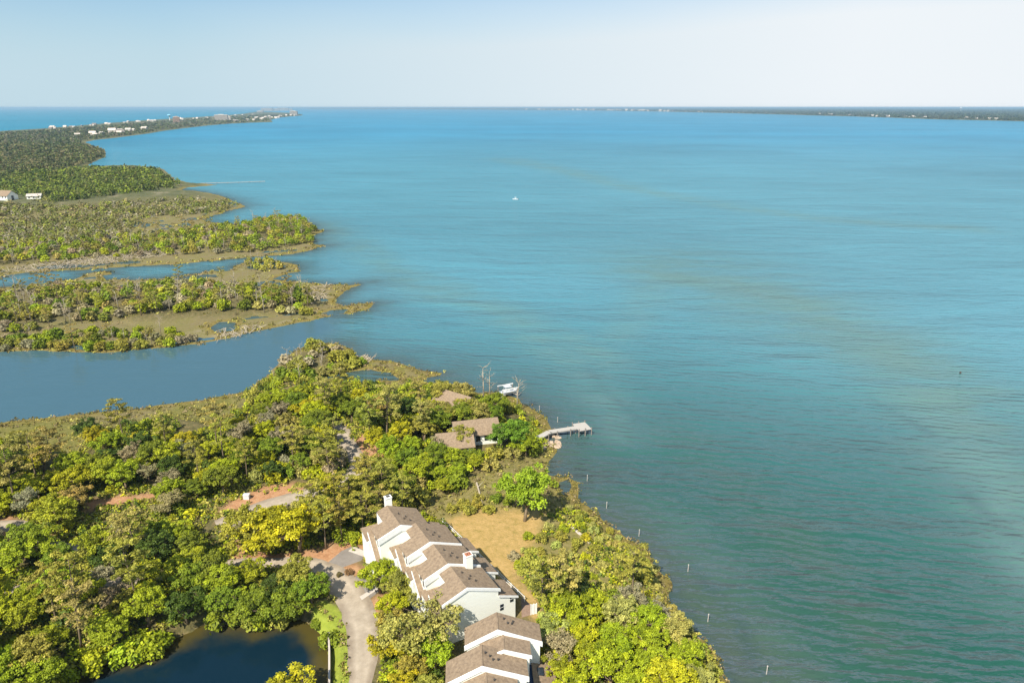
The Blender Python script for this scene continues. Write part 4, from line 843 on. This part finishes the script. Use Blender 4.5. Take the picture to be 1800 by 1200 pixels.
area([(440,800),(560,815),(620,800),(660,850),(600,870),(520,860),(450,850)], 2, 2.6, [(3, 'shrub', BOL, 'brownish', 1.2), (2, 'shrub', GRY, 'dry grey', 1.2), (2, 'shrub', YG, 'yellow green', 1.2), (1, 'shrub', MID, 'leafy', 1.3)], 'in the dry thicket', 7)
# the shore side of the town houses
area([(895,985),(930,945),(985,915),(1040,930),(1080,945),(1140,975),(1165,1030),(1185,1075),(1100,1060),(1000,1050),(930,1030)], 1.4, 2.5, [(6, 'shrub', PALE, 'pale yellow green', .55), (2.5, 'shrub', LIME, 'bright green', .55), (1.5, 'shrub', OLV, 'olive', .65), (1.5, 'shrub', YG, 'yellow green', .55), (1, 'shrub', GRY, 'dry grey', .6)], 'below the yellow lawn', 8, landmin=3)
area([(1000,880),(1020,895),(1080,935),(1150,995),(1180,1050),(1220,1110),(1275,1180),(1290,1260),(1240,1240),(1200,1130),(1150,1050),(1110,985),(1040,935),(985,905)], .8, 2.3, [(4, 'shrub', GOLD, 'golden', .5), (3, 'shrub', OLV, 'olive', .55), (2, 'shrub', BOL, 'brownish', .55), (2, 'shrub', PALE, 'pale yellow green', .55)], 'along the near shore', 9, landmin=.3, excl=False, keepout=[LAWN])
area([(955,1125),(990,1085),(1050,1060),(1120,1055),(1180,1085),(1215,1140),(1240,1220),(1260,1330),(950,1330),(960,1200)], 4, 3.3, [(5, 'oak', YG, 'yellow green', .72), (3.5, 'oak', LIME, 'fresh bright green', .66), (1.5, 'oakb', GRY, 'greyish half bare', .6), (1.5, 'oak', PALE, 'pale yellow green', .6)], 'in the bright right grove', 10, landmin=3)
area([(660,1010),(700,1000),(725,1020),(760,1060),(805,1075),(800,1110),(790,1150),(760,1250),(640,1260),(640,1215),(672,1150),(690,1110),(675,1060)], 4, 3.2, [(4, 'oak', YG, 'yellow green', .62), (3, 'oak', LIME, 'fresh bright green', .6), (2, 'oakb', GOLD, 'golden half bare', .75), (2, 'oak', OLV, 'olive', .62)], 'beside the curving lane', 11)
area([(785,905),(830,878),(900,890),(870,904),(810,914)], 1.2, 2.3, [(2, 'shrub', MID, 'leafy', .8), (1, 'shrub', OLV, 'olive', .85)], 'above the yellow lawn', 12)
# marsh islands
SM = [(5, 'shrub', OLV, 'olive', 1.5), (2.5, 'shrub', MID, 'leafy', 1.7), (3, 'shrub', LIME, 'bright green', 1.6), (3, 'oak', LIME, 'fresh bright green', .62), (3, 'oak', BOL, 'brownish', .6), (3, 'oak', MID, 'leafy green', .68), (4, 'pines', BOL, 'thin tall', .6), (4, 'dead', GRY, 'pale', .8), (4, 'oakb', GRY, 'greyish half bare', .55), (2, 'shrub', GRY, 'dry grey', 1.3)]
area([(-160,515),(0,505),(120,500),(250,500),(350,490),(440,500),(530,502),(555,520),(545,545),(470,545),(400,540),(300,545),(150,560),(0,580),(-160,590)], 2, 3.9, SM, 'on the first marsh island', 13, excl=False)
area([(-160,590),(0,590),(100,585),(200,580),(300,580),(355,590),(300,605),(180,612),(0,612),(-160,620)], 1.5, 3.5, [(3, 'shrub', LIME, 'bright green', 1.3), (3, 'shrub', OLV, 'olive', 1.3), (2, 'shrub', GRY, 'dry grey', 1.1), (1.2, 'pines', BOL, 'thin tall', .5), (1, 'shrub', MID, 'leafy', 1.5), (1, 'dead', GRY, 'pale', .6)], 'on the marsh creek bank', 14, excl=False)
area([(430,470),(440,455),(500,460),(495,473),(440,476)], 1, 4, [(3, 'shrub', OLV, 'olive', 1.2), (2, 'dead', GRY, 'pale', .6)], 'on the channel knob', 15, excl=False)
area([(-160,470),(-160,430),(0,425),(150,420),(290,405),(400,395),(470,378),(540,382),(552,400),(550,420),(500,430),(420,440),(300,442),(150,450),(40,460)], 2, 4.6, SM+[(4, 'oak', LIME, 'fresh bright green', .75), (3, 'oak', MID, 'leafy green', .75)], 'on the second marsh point', 16, excl=False)
# the trees that stand out
one('oak', 470, 972, 1.2, (.45, .41, .012), 'broad yellow green oak on the orange straw island inside the lane bend', .95, 0)
one('oak', 525, 970, 1.15, (.44, .42, .012), 'right hand oak of the yellow pair in the bend of the lane', 1.0, 1)
one('oak', 436, 965, 1.0, (.32,.30,.03), 'olive yellow oak at the left end of the group inside the lane bend', 1.0, 2)
one('oak', 922, 915, 1.2, (.25, .36, .018), 'lone bright green leaning oak at the top of the yellow lawn', 1.25, 3)
one('oakb', 770, 1135, 1.15, (.36, .32, .08), 'large golden brown half bare oak left of the near block', 1.0, 0)
one('oakb', 722, 1165, 1.1, (.37, .335, .07), 'golden half bare oak nearest the lane below the stepped townhouses', 1.0, 1)
one('oak', 512, 1240, .95, YG, 'yellow green oak standing at the bottom of the pond', .85, 4)
one('shrub', 581, 1122, 1.0, MID, 'rounded green shrub at the corner of the pond', 1.1, 0)
one('shrub', 556, 1088, .6, MID, 'green shrub at the top of the pond lawn', 1.0, 1)
one('shrub', 621, 952, 1.0, LIME, 'green shrub left of the yellow shrub by the white entry stair', .9, 2)
one('shrub', 640, 953, .8, (.46,.41,.02), 'yellow shrub at the northwest corner of the stepped townhouses', 1.0, 3)
one('oak', 668, 1042, .75, LIME, 'bright green tree close to the entry of the stepped townhouses', .95, 2)
one('oak', 705, 1060, .72, OLV, 'olive tree against the front of the stepped townhouses', 1.0, 0)
one('pine', 985, 1083, .80, BOL, 'brown olive pine at the south end of the yellow lawn', .95, 1)
one('pine', 955, 1096, .85, OLV, 'olive pine close to the white privacy screen', .9, 3)
one('pines', 1111, 1050, .72, OLV, 'small leaning pine on the open bank above the water', .95, 0)
one('pines', 912, 716, .01, OLV, 'x') ; PL.pop()
one('dead', 909, 716, 1.0, GRY, 'lone tall bare dead tree at the point near the lifted boat', 1.05, 0)
one('dead', 850, 702, 1.05, GRY, 'bare dead tree left of the lifted boat', 1.0, 1)
one('dead', 862, 700, .95, GRY, 'thin dead tree just left of the dock', 1.0, 2)
one('oak', 905, 790, .92, (.14,.25,.018), 'dark bright green tree between the pier house and the water', 1.0, 1)
one('oak', 880, 790, .8, (.13,.235,.018), 'dense green tree against the east end of the pier house', 1.0, 4)
one('oak', 925, 795, .75, LIME, 'green tree on the point just left of the pier', .95, 0)
one('oak', 868, 735, .85, MID, 'dark green tree behind the pier house roof', 1.0, 2)
for u, v, sc_, c_, t_ in ((812,790,.75,OLV,'olive oak leaning over the west end of the pier house roof'), (818,740,.8,OLV,'olive oak right behind the pier house ridge'), (808,748,.8,MID,'green oak covering the tan roofed house front'), (770,762,.85,MID,'leafy green oak just left of the pier house roof'), (745,775,.85,OLV,'olive oak left of the garage by the pier house'), (775,800,.62,GRY,'greyish tree in front of the teal garage'), (760,748,.9,BOL,'brownish oak before the hidden tan roofed house'), (792,752,.8,OLV,'olive oak between the two houses near the pier'), (822,752,.85,MID,'green oak hiding the wall of the tan roofed house'), (845,748,.8,BOL,'brownish oak right of the tan roofed house'), (800,822,.6,LIME,'small bright tree in front of the pier house'), (830,815,.5,MID,'small dark tree before the pier house windows'), (765,820,.7,MID,'green tree at the road side of the teal garage'), (815,716,.9,BOL,'brownish tree behind the tan roofed house'), (780,715,.9,OLV,'olive tree behind and left of the tan roofed house')):
    one('oakb' if c_ is GRY else 'oak', u, v, sc_, c_, t_)
one('oak', 740, 850, .85, LIME, 'fresh green tree at the front corner of the meadow', 1.0, 3)
one('pine', 28, 893, .88, BOL, 'tall pine with bare pale trunk at the left edge', 1.0, 2)
one('pine', 245, 1075, .8, OLV, 'olive pine with visible bare trunk above the pond bank', 1.1, 0)
one('pine', 583, 850, .75, OLV, 'slim pine with bare trunk beside the gravel path', 1.1, 4)
one('oakb', 300, 905, .75, (.32,.28,.11), 'pale spreading half bare oak above the wood by the straw clearing', .9, 1)
one('oak', 110, 935, .95, (.30,.33,.016), 'broad yellow green oak beside the left gravel turnout', .9, 2)
one('oak', 500, 1082, .88, MID, 'rounded green oak between the lane and the upper corner of the pond', .95, 3)
one('oak', 455, 1080, .8, MID, 'green oak leaning over the top of the pond', 1.0, 1)
one('shrub', 614, 1008, .45, (.25,.14,.06), 'reddish low shrub on the straw island between the driveways', 1.0, 1)
one('shrub', 596, 1012, .35, (.16,.13,.05), 'small dark low shrub at the tip of the driveway island', 1.0, 2)
one('shrub', 648, 985, .6, OLV, 'olive shrub beside the north entry wall of the stepped townhouses', 1.0, 0)

def proj(x, y, z):
    dz = z-H; dep = y*math.cos(PITCH)-dz*math.sin(PITCH); return 900+F*x/dep, 600-F*(y*math.sin(PITCH)+dz*math.cos(PITCH))/dep
sets = {}
for i, p in enumerate(PL):
    if p[9]: sets.setdefault(p[8], []).append(i)
for lab, ids in sets.items():
    vis = []
    for i in ids:
        u, v = proj(PL[i][1], PL[i][2], 4)
        if -15 < u < 1815 and v < 1215: vis.append((v, u, i))
        else:
            q = list(PL[i]); q[8] = lab+', outside the '+('left' if u <= -15 else 'bottom')+' edge'; PL[i] = tuple(q)
    vis.sort(); nr = max(1, math.ceil(len(vis)/9)); per = math.ceil(len(vis)/nr) if vis else 1
    names = {1: [''], 2: [' back row,', ' front row,'], 3: [' back row,', ' middle row,', ' front row,'], 4: [' back row,', ' third row,', ' second row,', ' front row,'], 5: [' back row,', ' fourth row,', ' third row,', ' second row,', ' front row,']}.get(nr) or [' back row,']+[f' {ORD[nr-k]} row,' for k in range(1, nr-1)]+[' front row,']
    for r_ in range(nr):
        row_ = sorted(vis[r_*per:(r_+1)*per], key=lambda t: t[1])
        for k, (_, _, i) in enumerate(row_):
            if len(vis) == 1: continue
            q = list(PL[i]); q[8] = lab+','+names[r_]+' '+ordn(k, len(row_)); PL[i] = tuple(q)
cnt = {}; rest = []
PL.sort(key=lambda p: math.hypot(p[1], p[2]))
zs_ = gh(np.array([p[1] for p in PL]), np.array([p[2] for p in PL]))
for p, zg in zip(PL, zs_):
    kind, x, y, z, sc, zs, rz, col, label, group, pr = p
    nm, protos, cat, pn, cn = KIND[kind]
    if cnt.get(nm, 0) >= 296: rest.append((p, zg)); continue
    cnt[nm] = cnt.get(nm, 0)+1; tm, cm = protos[pr % len(protos)]
    r = empty(nm, (x, y, max(zg, 0)-.05), rz, label=label, cat=cat, group=group); r.scale = (sc, sc, sc*zs); r.empty_display_size = .3
    t = linkobj(pn, tm, r)
    if cm is not None:
        c = linkobj(cn, cm, r); c.color = col
print('plants', cnt, 'merged', len(rest))

# ---- merged covers: woods far off, undergrowth, marsh grass
def cover(name, Q, T, tint, label, cat):
    me = fastmesh(name, Q.reshape(-1, 3), np.arange(len(Q)*4).reshape(-1, 4), M['leafs'], dict(tone=('FACE', 'FLOAT', T), tint=('FACE', 'FLOAT_COLOR', np.concatenate([tint, np.ones((len(T), 1))], 1))))
    return tag(linkobj(name, me), label, cat, kind='stuff')
def tufts(x, y, z, rad_, hgt, s, nper, pal, rng, flat=1, up=.6, jit=.8):
    """domes of leaf quads"""
    n = len(x); k = n*nper; d = rng.normal(size=(n, nper, 3)); d /= np.linalg.norm(d, axis=2, keepdims=True); d[..., 2] = np.abs(d[..., 2])
    rr_ = rng.uniform(.6, 1.05, (n, nper, 1)); rad_ = np.broadcast_to(rad_, (n,)); hgt = np.broadcast_to(hgt, (n,)); s = np.broadcast_to(s, (n,))
    c = np.stack([x, y, z], -1)[:, None, :]+d*rr_*np.stack([rad_, rad_, hgt], -1)[:, None, :]
    nn = d+rng.normal(size=d.shape)*jit+np.array([0, 0, up]); ss_ = np.repeat(s, nper)*rng.uniform(.6, 1.3, k)
    Q = quads(c.reshape(-1, 3), nn.reshape(-1, 3), ss_, ss_*rng.uniform(.7, 1.2, k), rng)
    pal = np.array(pal)[rng.integers(0, len(pal), n)]*rng.uniform(.8, 1.2, (n, 1)); tint = np.repeat(pal, nper, 0)
    T = np.clip(np.repeat(rng.normal(.5, .17, n), nper)+rng.normal(0, .13, k), 0, 1)
    return Q, T, tint
if rest:
    rng = np.random.default_rng(3); xs = np.array([p[1] for p, z in rest]); ys = np.array([p[2] for p, z in rest]); sc = np.array([p[4]*(4 if p[0] in ('oak', 'oakb') else 2.2 if p[0] == 'pines' else 1.9) for p, z in rest]); zz = np.array([z for p, z in rest])
    Q, T, t = tufts(xs, ys, np.maximum(zz, 0)+sc*.4, sc*.85, sc*.95, .7, 170, [(1, 1, 1)], rng); t = np.repeat(np.array([p[7][:3] for p, z in rest]), 170, 0)
    cover('marsh_woodland', Q, T, t, 'scrubby trees of the farther marsh points, too many to count', 'woodland')
# sampling in the picture keeps the tuft size near a few pixels however far off the wood is
def farwood(name, pts, npx, pal, label, seed, hmin=3, hmax=7, landmin=3, nper=16, dens_noise=.35, mul=1.3):
    rng = np.random.default_rng(seed); P = np.array(pts, float); lo, hi = P.min(0), P.max(0)
    u = rng.uniform(lo[0], hi[0], npx*3); v = rng.uniform(lo[1], hi[1], npx*3); ok = inside(P, u, v); u, v = u[ok][:npx], v[ok][:npx]
    p = at(u, v, 3); x, y = p[:, 0]+rng.normal(0, 3, len(u)), p[:, 1]+rng.normal(0, 3, len(u)); r = np.hypot(x, y); ok = (gland(x, y) > landmin) & (fbm(x*.012, y*.012, seed)+rng.uniform(-.12, .12, len(x)) > dens_noise) & (r < 52000)
    x, y, r = x[ok], y[ok], r[ok]; px = r/F; rad_ = np.maximum(rng.uniform(1.8, 4.2, len(x)), px*2.2*mul); hg = rng.uniform(hmin, hmax, len(x))
    Q, T, t = tufts(x, y, gh(x, y)*1.0, rad_, hg, np.maximum(.9, px*1.5*mul), nper, pal, rng, jit=.6, up=.9)
    cover(name, Q, T, t, label, 'woodland'); print(name, len(x), len(Q))
farwood('woodland', [(-200,345),(-200,420),(0,425),(150,415),(220,405),(250,380),(330,372),(420,362),(400,348),(330,345),(240,350),(100,360),(30,355)], 2600, [(.21,.20,.05), (.14,.17,.025), (.25,.20,.08), (.19,.18,.05), (.24,.27,.03), (.28,.25,.16)], 'scattered scrub wood on the third marsh point', 61, 3, 5, nper=26, dens_noise=.5)
farwood('woodland', [(-200,345),(-200,310),(0,310),(60,300),(160,294),(270,296),(308,318),(300,328),(240,335),(150,345),(90,352),(40,342),(0,335)], 2600, [(.12,.16,.02), (.18,.175,.04), (.075,.105,.016), (.20,.25,.02), (.12,.15,.02)], 'dense green wood behind the first open marsh', 62, 4, 7, nper=26, dens_noise=.2)
farwood('woodland', [(-300,310),(-300,250),(0,252),(100,258),(140,252),(188,266),(180,280),(140,290),(60,300),(0,318)], 5000, [(.11,.135,.028), (.15,.145,.045), (.07,.09,.022), (.17,.145,.06)], 'dense olive wood on the bend of the shore', 63, 5, 9, nper=18, dens_noise=.1)
farwood('woodland', [(-400,275),(-200,245),(0,234),(100,228),(250,216),(380,207.5),(460,202),(520,200.5),(532,203),(480,210),(450,216),(330,225),(262,235),(230,238),(160,250),(100,256),(0,252)], 7000, [(.10,.125,.03), (.13,.13,.045), (.06,.085,.025), (.17,.15,.085)], 'long low wood covering the spit between ocean and sound', 64, 5, 9, landmin=12, nper=14, dens_noise=.22, mul=1.0)
farwood('woodland', [(545,191.7),(700,192.2),(900,193),(1100,194.9),(1300,199.2),(1500,204.6),(1700,211),(1950,216.5),(1950,190.6),(1300,190.6),(545,191.0)], 14000, [(.07,.10,.04), (.09,.10,.045), (.045,.065,.03), (.10,.10,.06)], 'low dark wood along the whole far right shore', 65, 8, 15, landmin=25, nper=12, dens_noise=.12, mul=.8)
# undergrowth on the near land
rng = np.random.default_rng(8)
P = poly([(-250,745),(0,745),(400,700),(470,660),(640,640),(800,680),(900,705),(965,760),(960,820),(1010,880),(1180,1030),(1290,1220),(1330,1330),(-600,1400),(-600,900)], GZ)
lo, hi = P.min(0), P.max(0); x = rng.uniform(lo[0], hi[0], 60000); y = rng.uniform(lo[1], hi[1], 60000)
ok = inside(P, x, y) & (gland(x, y) > 1.5) & ~blocked(x, y, .3) & ~inside(LAWN, x, y) & ~inside(MEAD, x, y) & (sdf(POLAWN, x, y) < -1)
for P_ in MARSHM: ok &= ~inside(P_, x, y)
for P_ in STRAW: ok &= ~(inside(P_, x, y) & (rng.random(len(x)) < .93))
ok &= fbm(x*.12, y*.12, 77) > .40
x, y = x[ok], y[ok]; Q, T, t = tufts(x, y, gh(x, y), rng.uniform(.4, 1.0, len(x)), rng.uniform(.3, 1.1, len(x)), .32, 14, [OLV, MID, BOL, YG, DK, GOLD, LIME], rng)
cover('undergrowth', Q, T, t, 'tangled green and brown undergrowth below the near woods', 'undergrowth'); print('under', len(x))
n = 5200; x = rng.uniform(lo[0], hi[0], n); y = rng.uniform(lo[1], hi[1], n); g_ = gland(x, y)
ok = inside(P, x, y) & (g_ > 1.2) & ~blocked(x, y, 1.2) & ~inside(LAWN, x, y) & ~inside(MEAD, x, y) & (sdf(POLAWN, x, y) < -2.6) & (fbm(x*.07, y*.07, 79) > .38)
for P_ in MARSHM: ok &= ~inside(P_, x, y)
for P_ in STRAW: ok &= sdf(P_, x, y) < -.5
BANK = poly([(880,985),(935,880),(1020,880),(1120,960),(1180,1030),(1200,1080),(1130,1050),(1040,1050),(960,1090),(900,1020)], 1.4); ok &= ~inside(BANK, x, y)
x, y = x[ok], y[ok]; Q, T, t = tufts(x, y, gh(x, y)+.5, rng.uniform(.8, 1.7, len(x)), rng.uniform(.9, 2.4, len(x)), .34, 110, [OLV, MID, MID, LIME, YG, DK, OLV, LIME], rng)
cover('thicket', Q, T, t, 'dense green thicket filling the ground between the near trees', 'thicket'); print('thicket', len(x))
# grass tufts: meadow, lawn edge, golden fringe along every near shore
n = 90000; th_ = rng.uniform(th[0], th[-1], n); r_ = 52*np.exp(rng.uniform(0, math.log(620/52), n)); x, y = r_*np.sin(th_), r_*np.cos(th_)
g_ = gland(x, y); inm = inside(MEAD, x, y); mm = np.zeros(n, bool)
for P_ in MARSHM: mm |= inside(P_, x, y)
isl = ~inside(pMAIN, x, y)
ok = ((g_ > -.4) & (g_ < 2.4+r_*.006) & (rng.random(n) < .85)) | (inm & (rng.random(n) < .6)) | (isl & (g_ > 0) & (rng.random(n) < .33) & (fbm(x*.05, y*.08, 15) > .5)) | (mm & (g_ > 0) & (fbm(x*.12, y*.15, 16) > .42))
ok &= ~((sdf(pPOND, x, y) > -2)) & ~inside(LAWN, x, y)
x, y, r_ = x[ok], y[ok], r_[ok]; Q, T, t = tufts(x, y, np.maximum(gh(x, y), 0), rng.uniform(.35, .7, len(x))*np.clip(r_/140, 1, 3), rng.uniform(.25, .7, len(x)), .28*np.clip(r_/160, 1, 3), 8, [GOLD, (.26, .21, .05), (.20, .19, .035), (.30, .23, .11), (.17, .14, .05)], rng, up=.3)
cover('marsh_grass', Q, T, t, 'golden marsh grass fringing the shores and filling the meadow', 'grass'); print('grass', len(x))
# bleached driftwood and fallen branches
m = MB(); rg = random.Random(9)
def sticks(pts, n, z, ln):
    P = poly(pts, z); lo, hi = P.min(0), P.max(0); c = 0
    while c < n:
        x, y = rg.uniform(lo[0], hi[0]), rg.uniform(lo[1], hi[1])
        if not inside(P, np.array([x]), np.array([y]))[0]: continue
        c += 1; a_ = rg.uniform(0, 6.3); l_ = ln*rg.uniform(.4, 1.3); m.tube([(x, y, z), (x+math.cos(a_)*l_*.5, y+math.sin(a_)*l_*.5, z+l_*rg.uniform(.05, .4)), (x+math.cos(a_+.4)*l_, y+math.sin(a_+.4)*l_, z+l_*rg.uniform(0, .5))], [.16, .12, .04], 4)
sticks([(-100,480),(0,475),(150,455),(280,440),(330,445),(200,462),(60,480)], 420, .3, 4.5)
sticks([(540,505),(575,500),(580,525),(540,540)], 60, .3, 4); sticks([(380,590),(430,575),(470,570),(450,585),(400,598)], 45, .3, 4); sticks([(590,615),(660,630),(640,640),(590,625)], 40, .4, 3.2)
sticks([(300,500),(420,495),(420,510),(300,515)], 60, .4, 4); sticks([(800,700),(870,760),(700,800),(680,700)], 30, 2, 3)
tag(m.build('driftwood', M['dead']), 'bleached fallen branches scattered over the marsh', 'driftwood', kind='stuff')
# fallen pale log in the meadow
m = MB().tube([(*at(838, 850, GZ)[:2], GZ+.25), (*at(843, 868, GZ)[:2], GZ+.3), (*at(848, 885, GZ)[:2], GZ+.2)], [.22, .18, .1], 7); limb(m, (*at(840, 858, GZ)[:2], GZ+.3), (*at(850, 853, GZ)[:2], GZ+1), .1, .03, rg)
tag(m.build('fallen_log', M['dead']), 'long pale fallen log lying across the tan meadow', 'log')
m = MB(); p1 = at(995, 920, GZ); p2_ = at(1035, 955, GZ)
m.slab([(p1[0], p1[1], GZ+.12), (p1[0]+.5, p1[1]+.3, GZ+.12), (p2_[0]+.5, p2_[1]+.3, GZ+.12), (p2_[0], p2_[1], GZ+.12)], .1)
tag(m.build('boardwalk', M['walk']), 'narrow pale boardwalk through the scrub beside the near shore', 'boardwalk')

# ------------------------------------------------------------------ haze
hz, nt, b = newmat('haze_air'); nt.nodes.remove(b)
pv = nt.nodes.new('ShaderNodeVolumePrincipled'); pv.inputs['Color'].default_value = (.55, .82, 1, 1); pv.inputs['Density'].default_value = 5.6e-5; pv.inputs['Anisotropy'].default_value = .2
nt.links.new(pv.outputs[0], nt.nodes['Material Output'].inputs['Volume'])
o = MB().box(-62000, 62000, -600, 62000, -3.2, 84).build('haze', hz); tag(o, kind='stuff', label='thin pale sea haze over the whole sound', cat='haze')
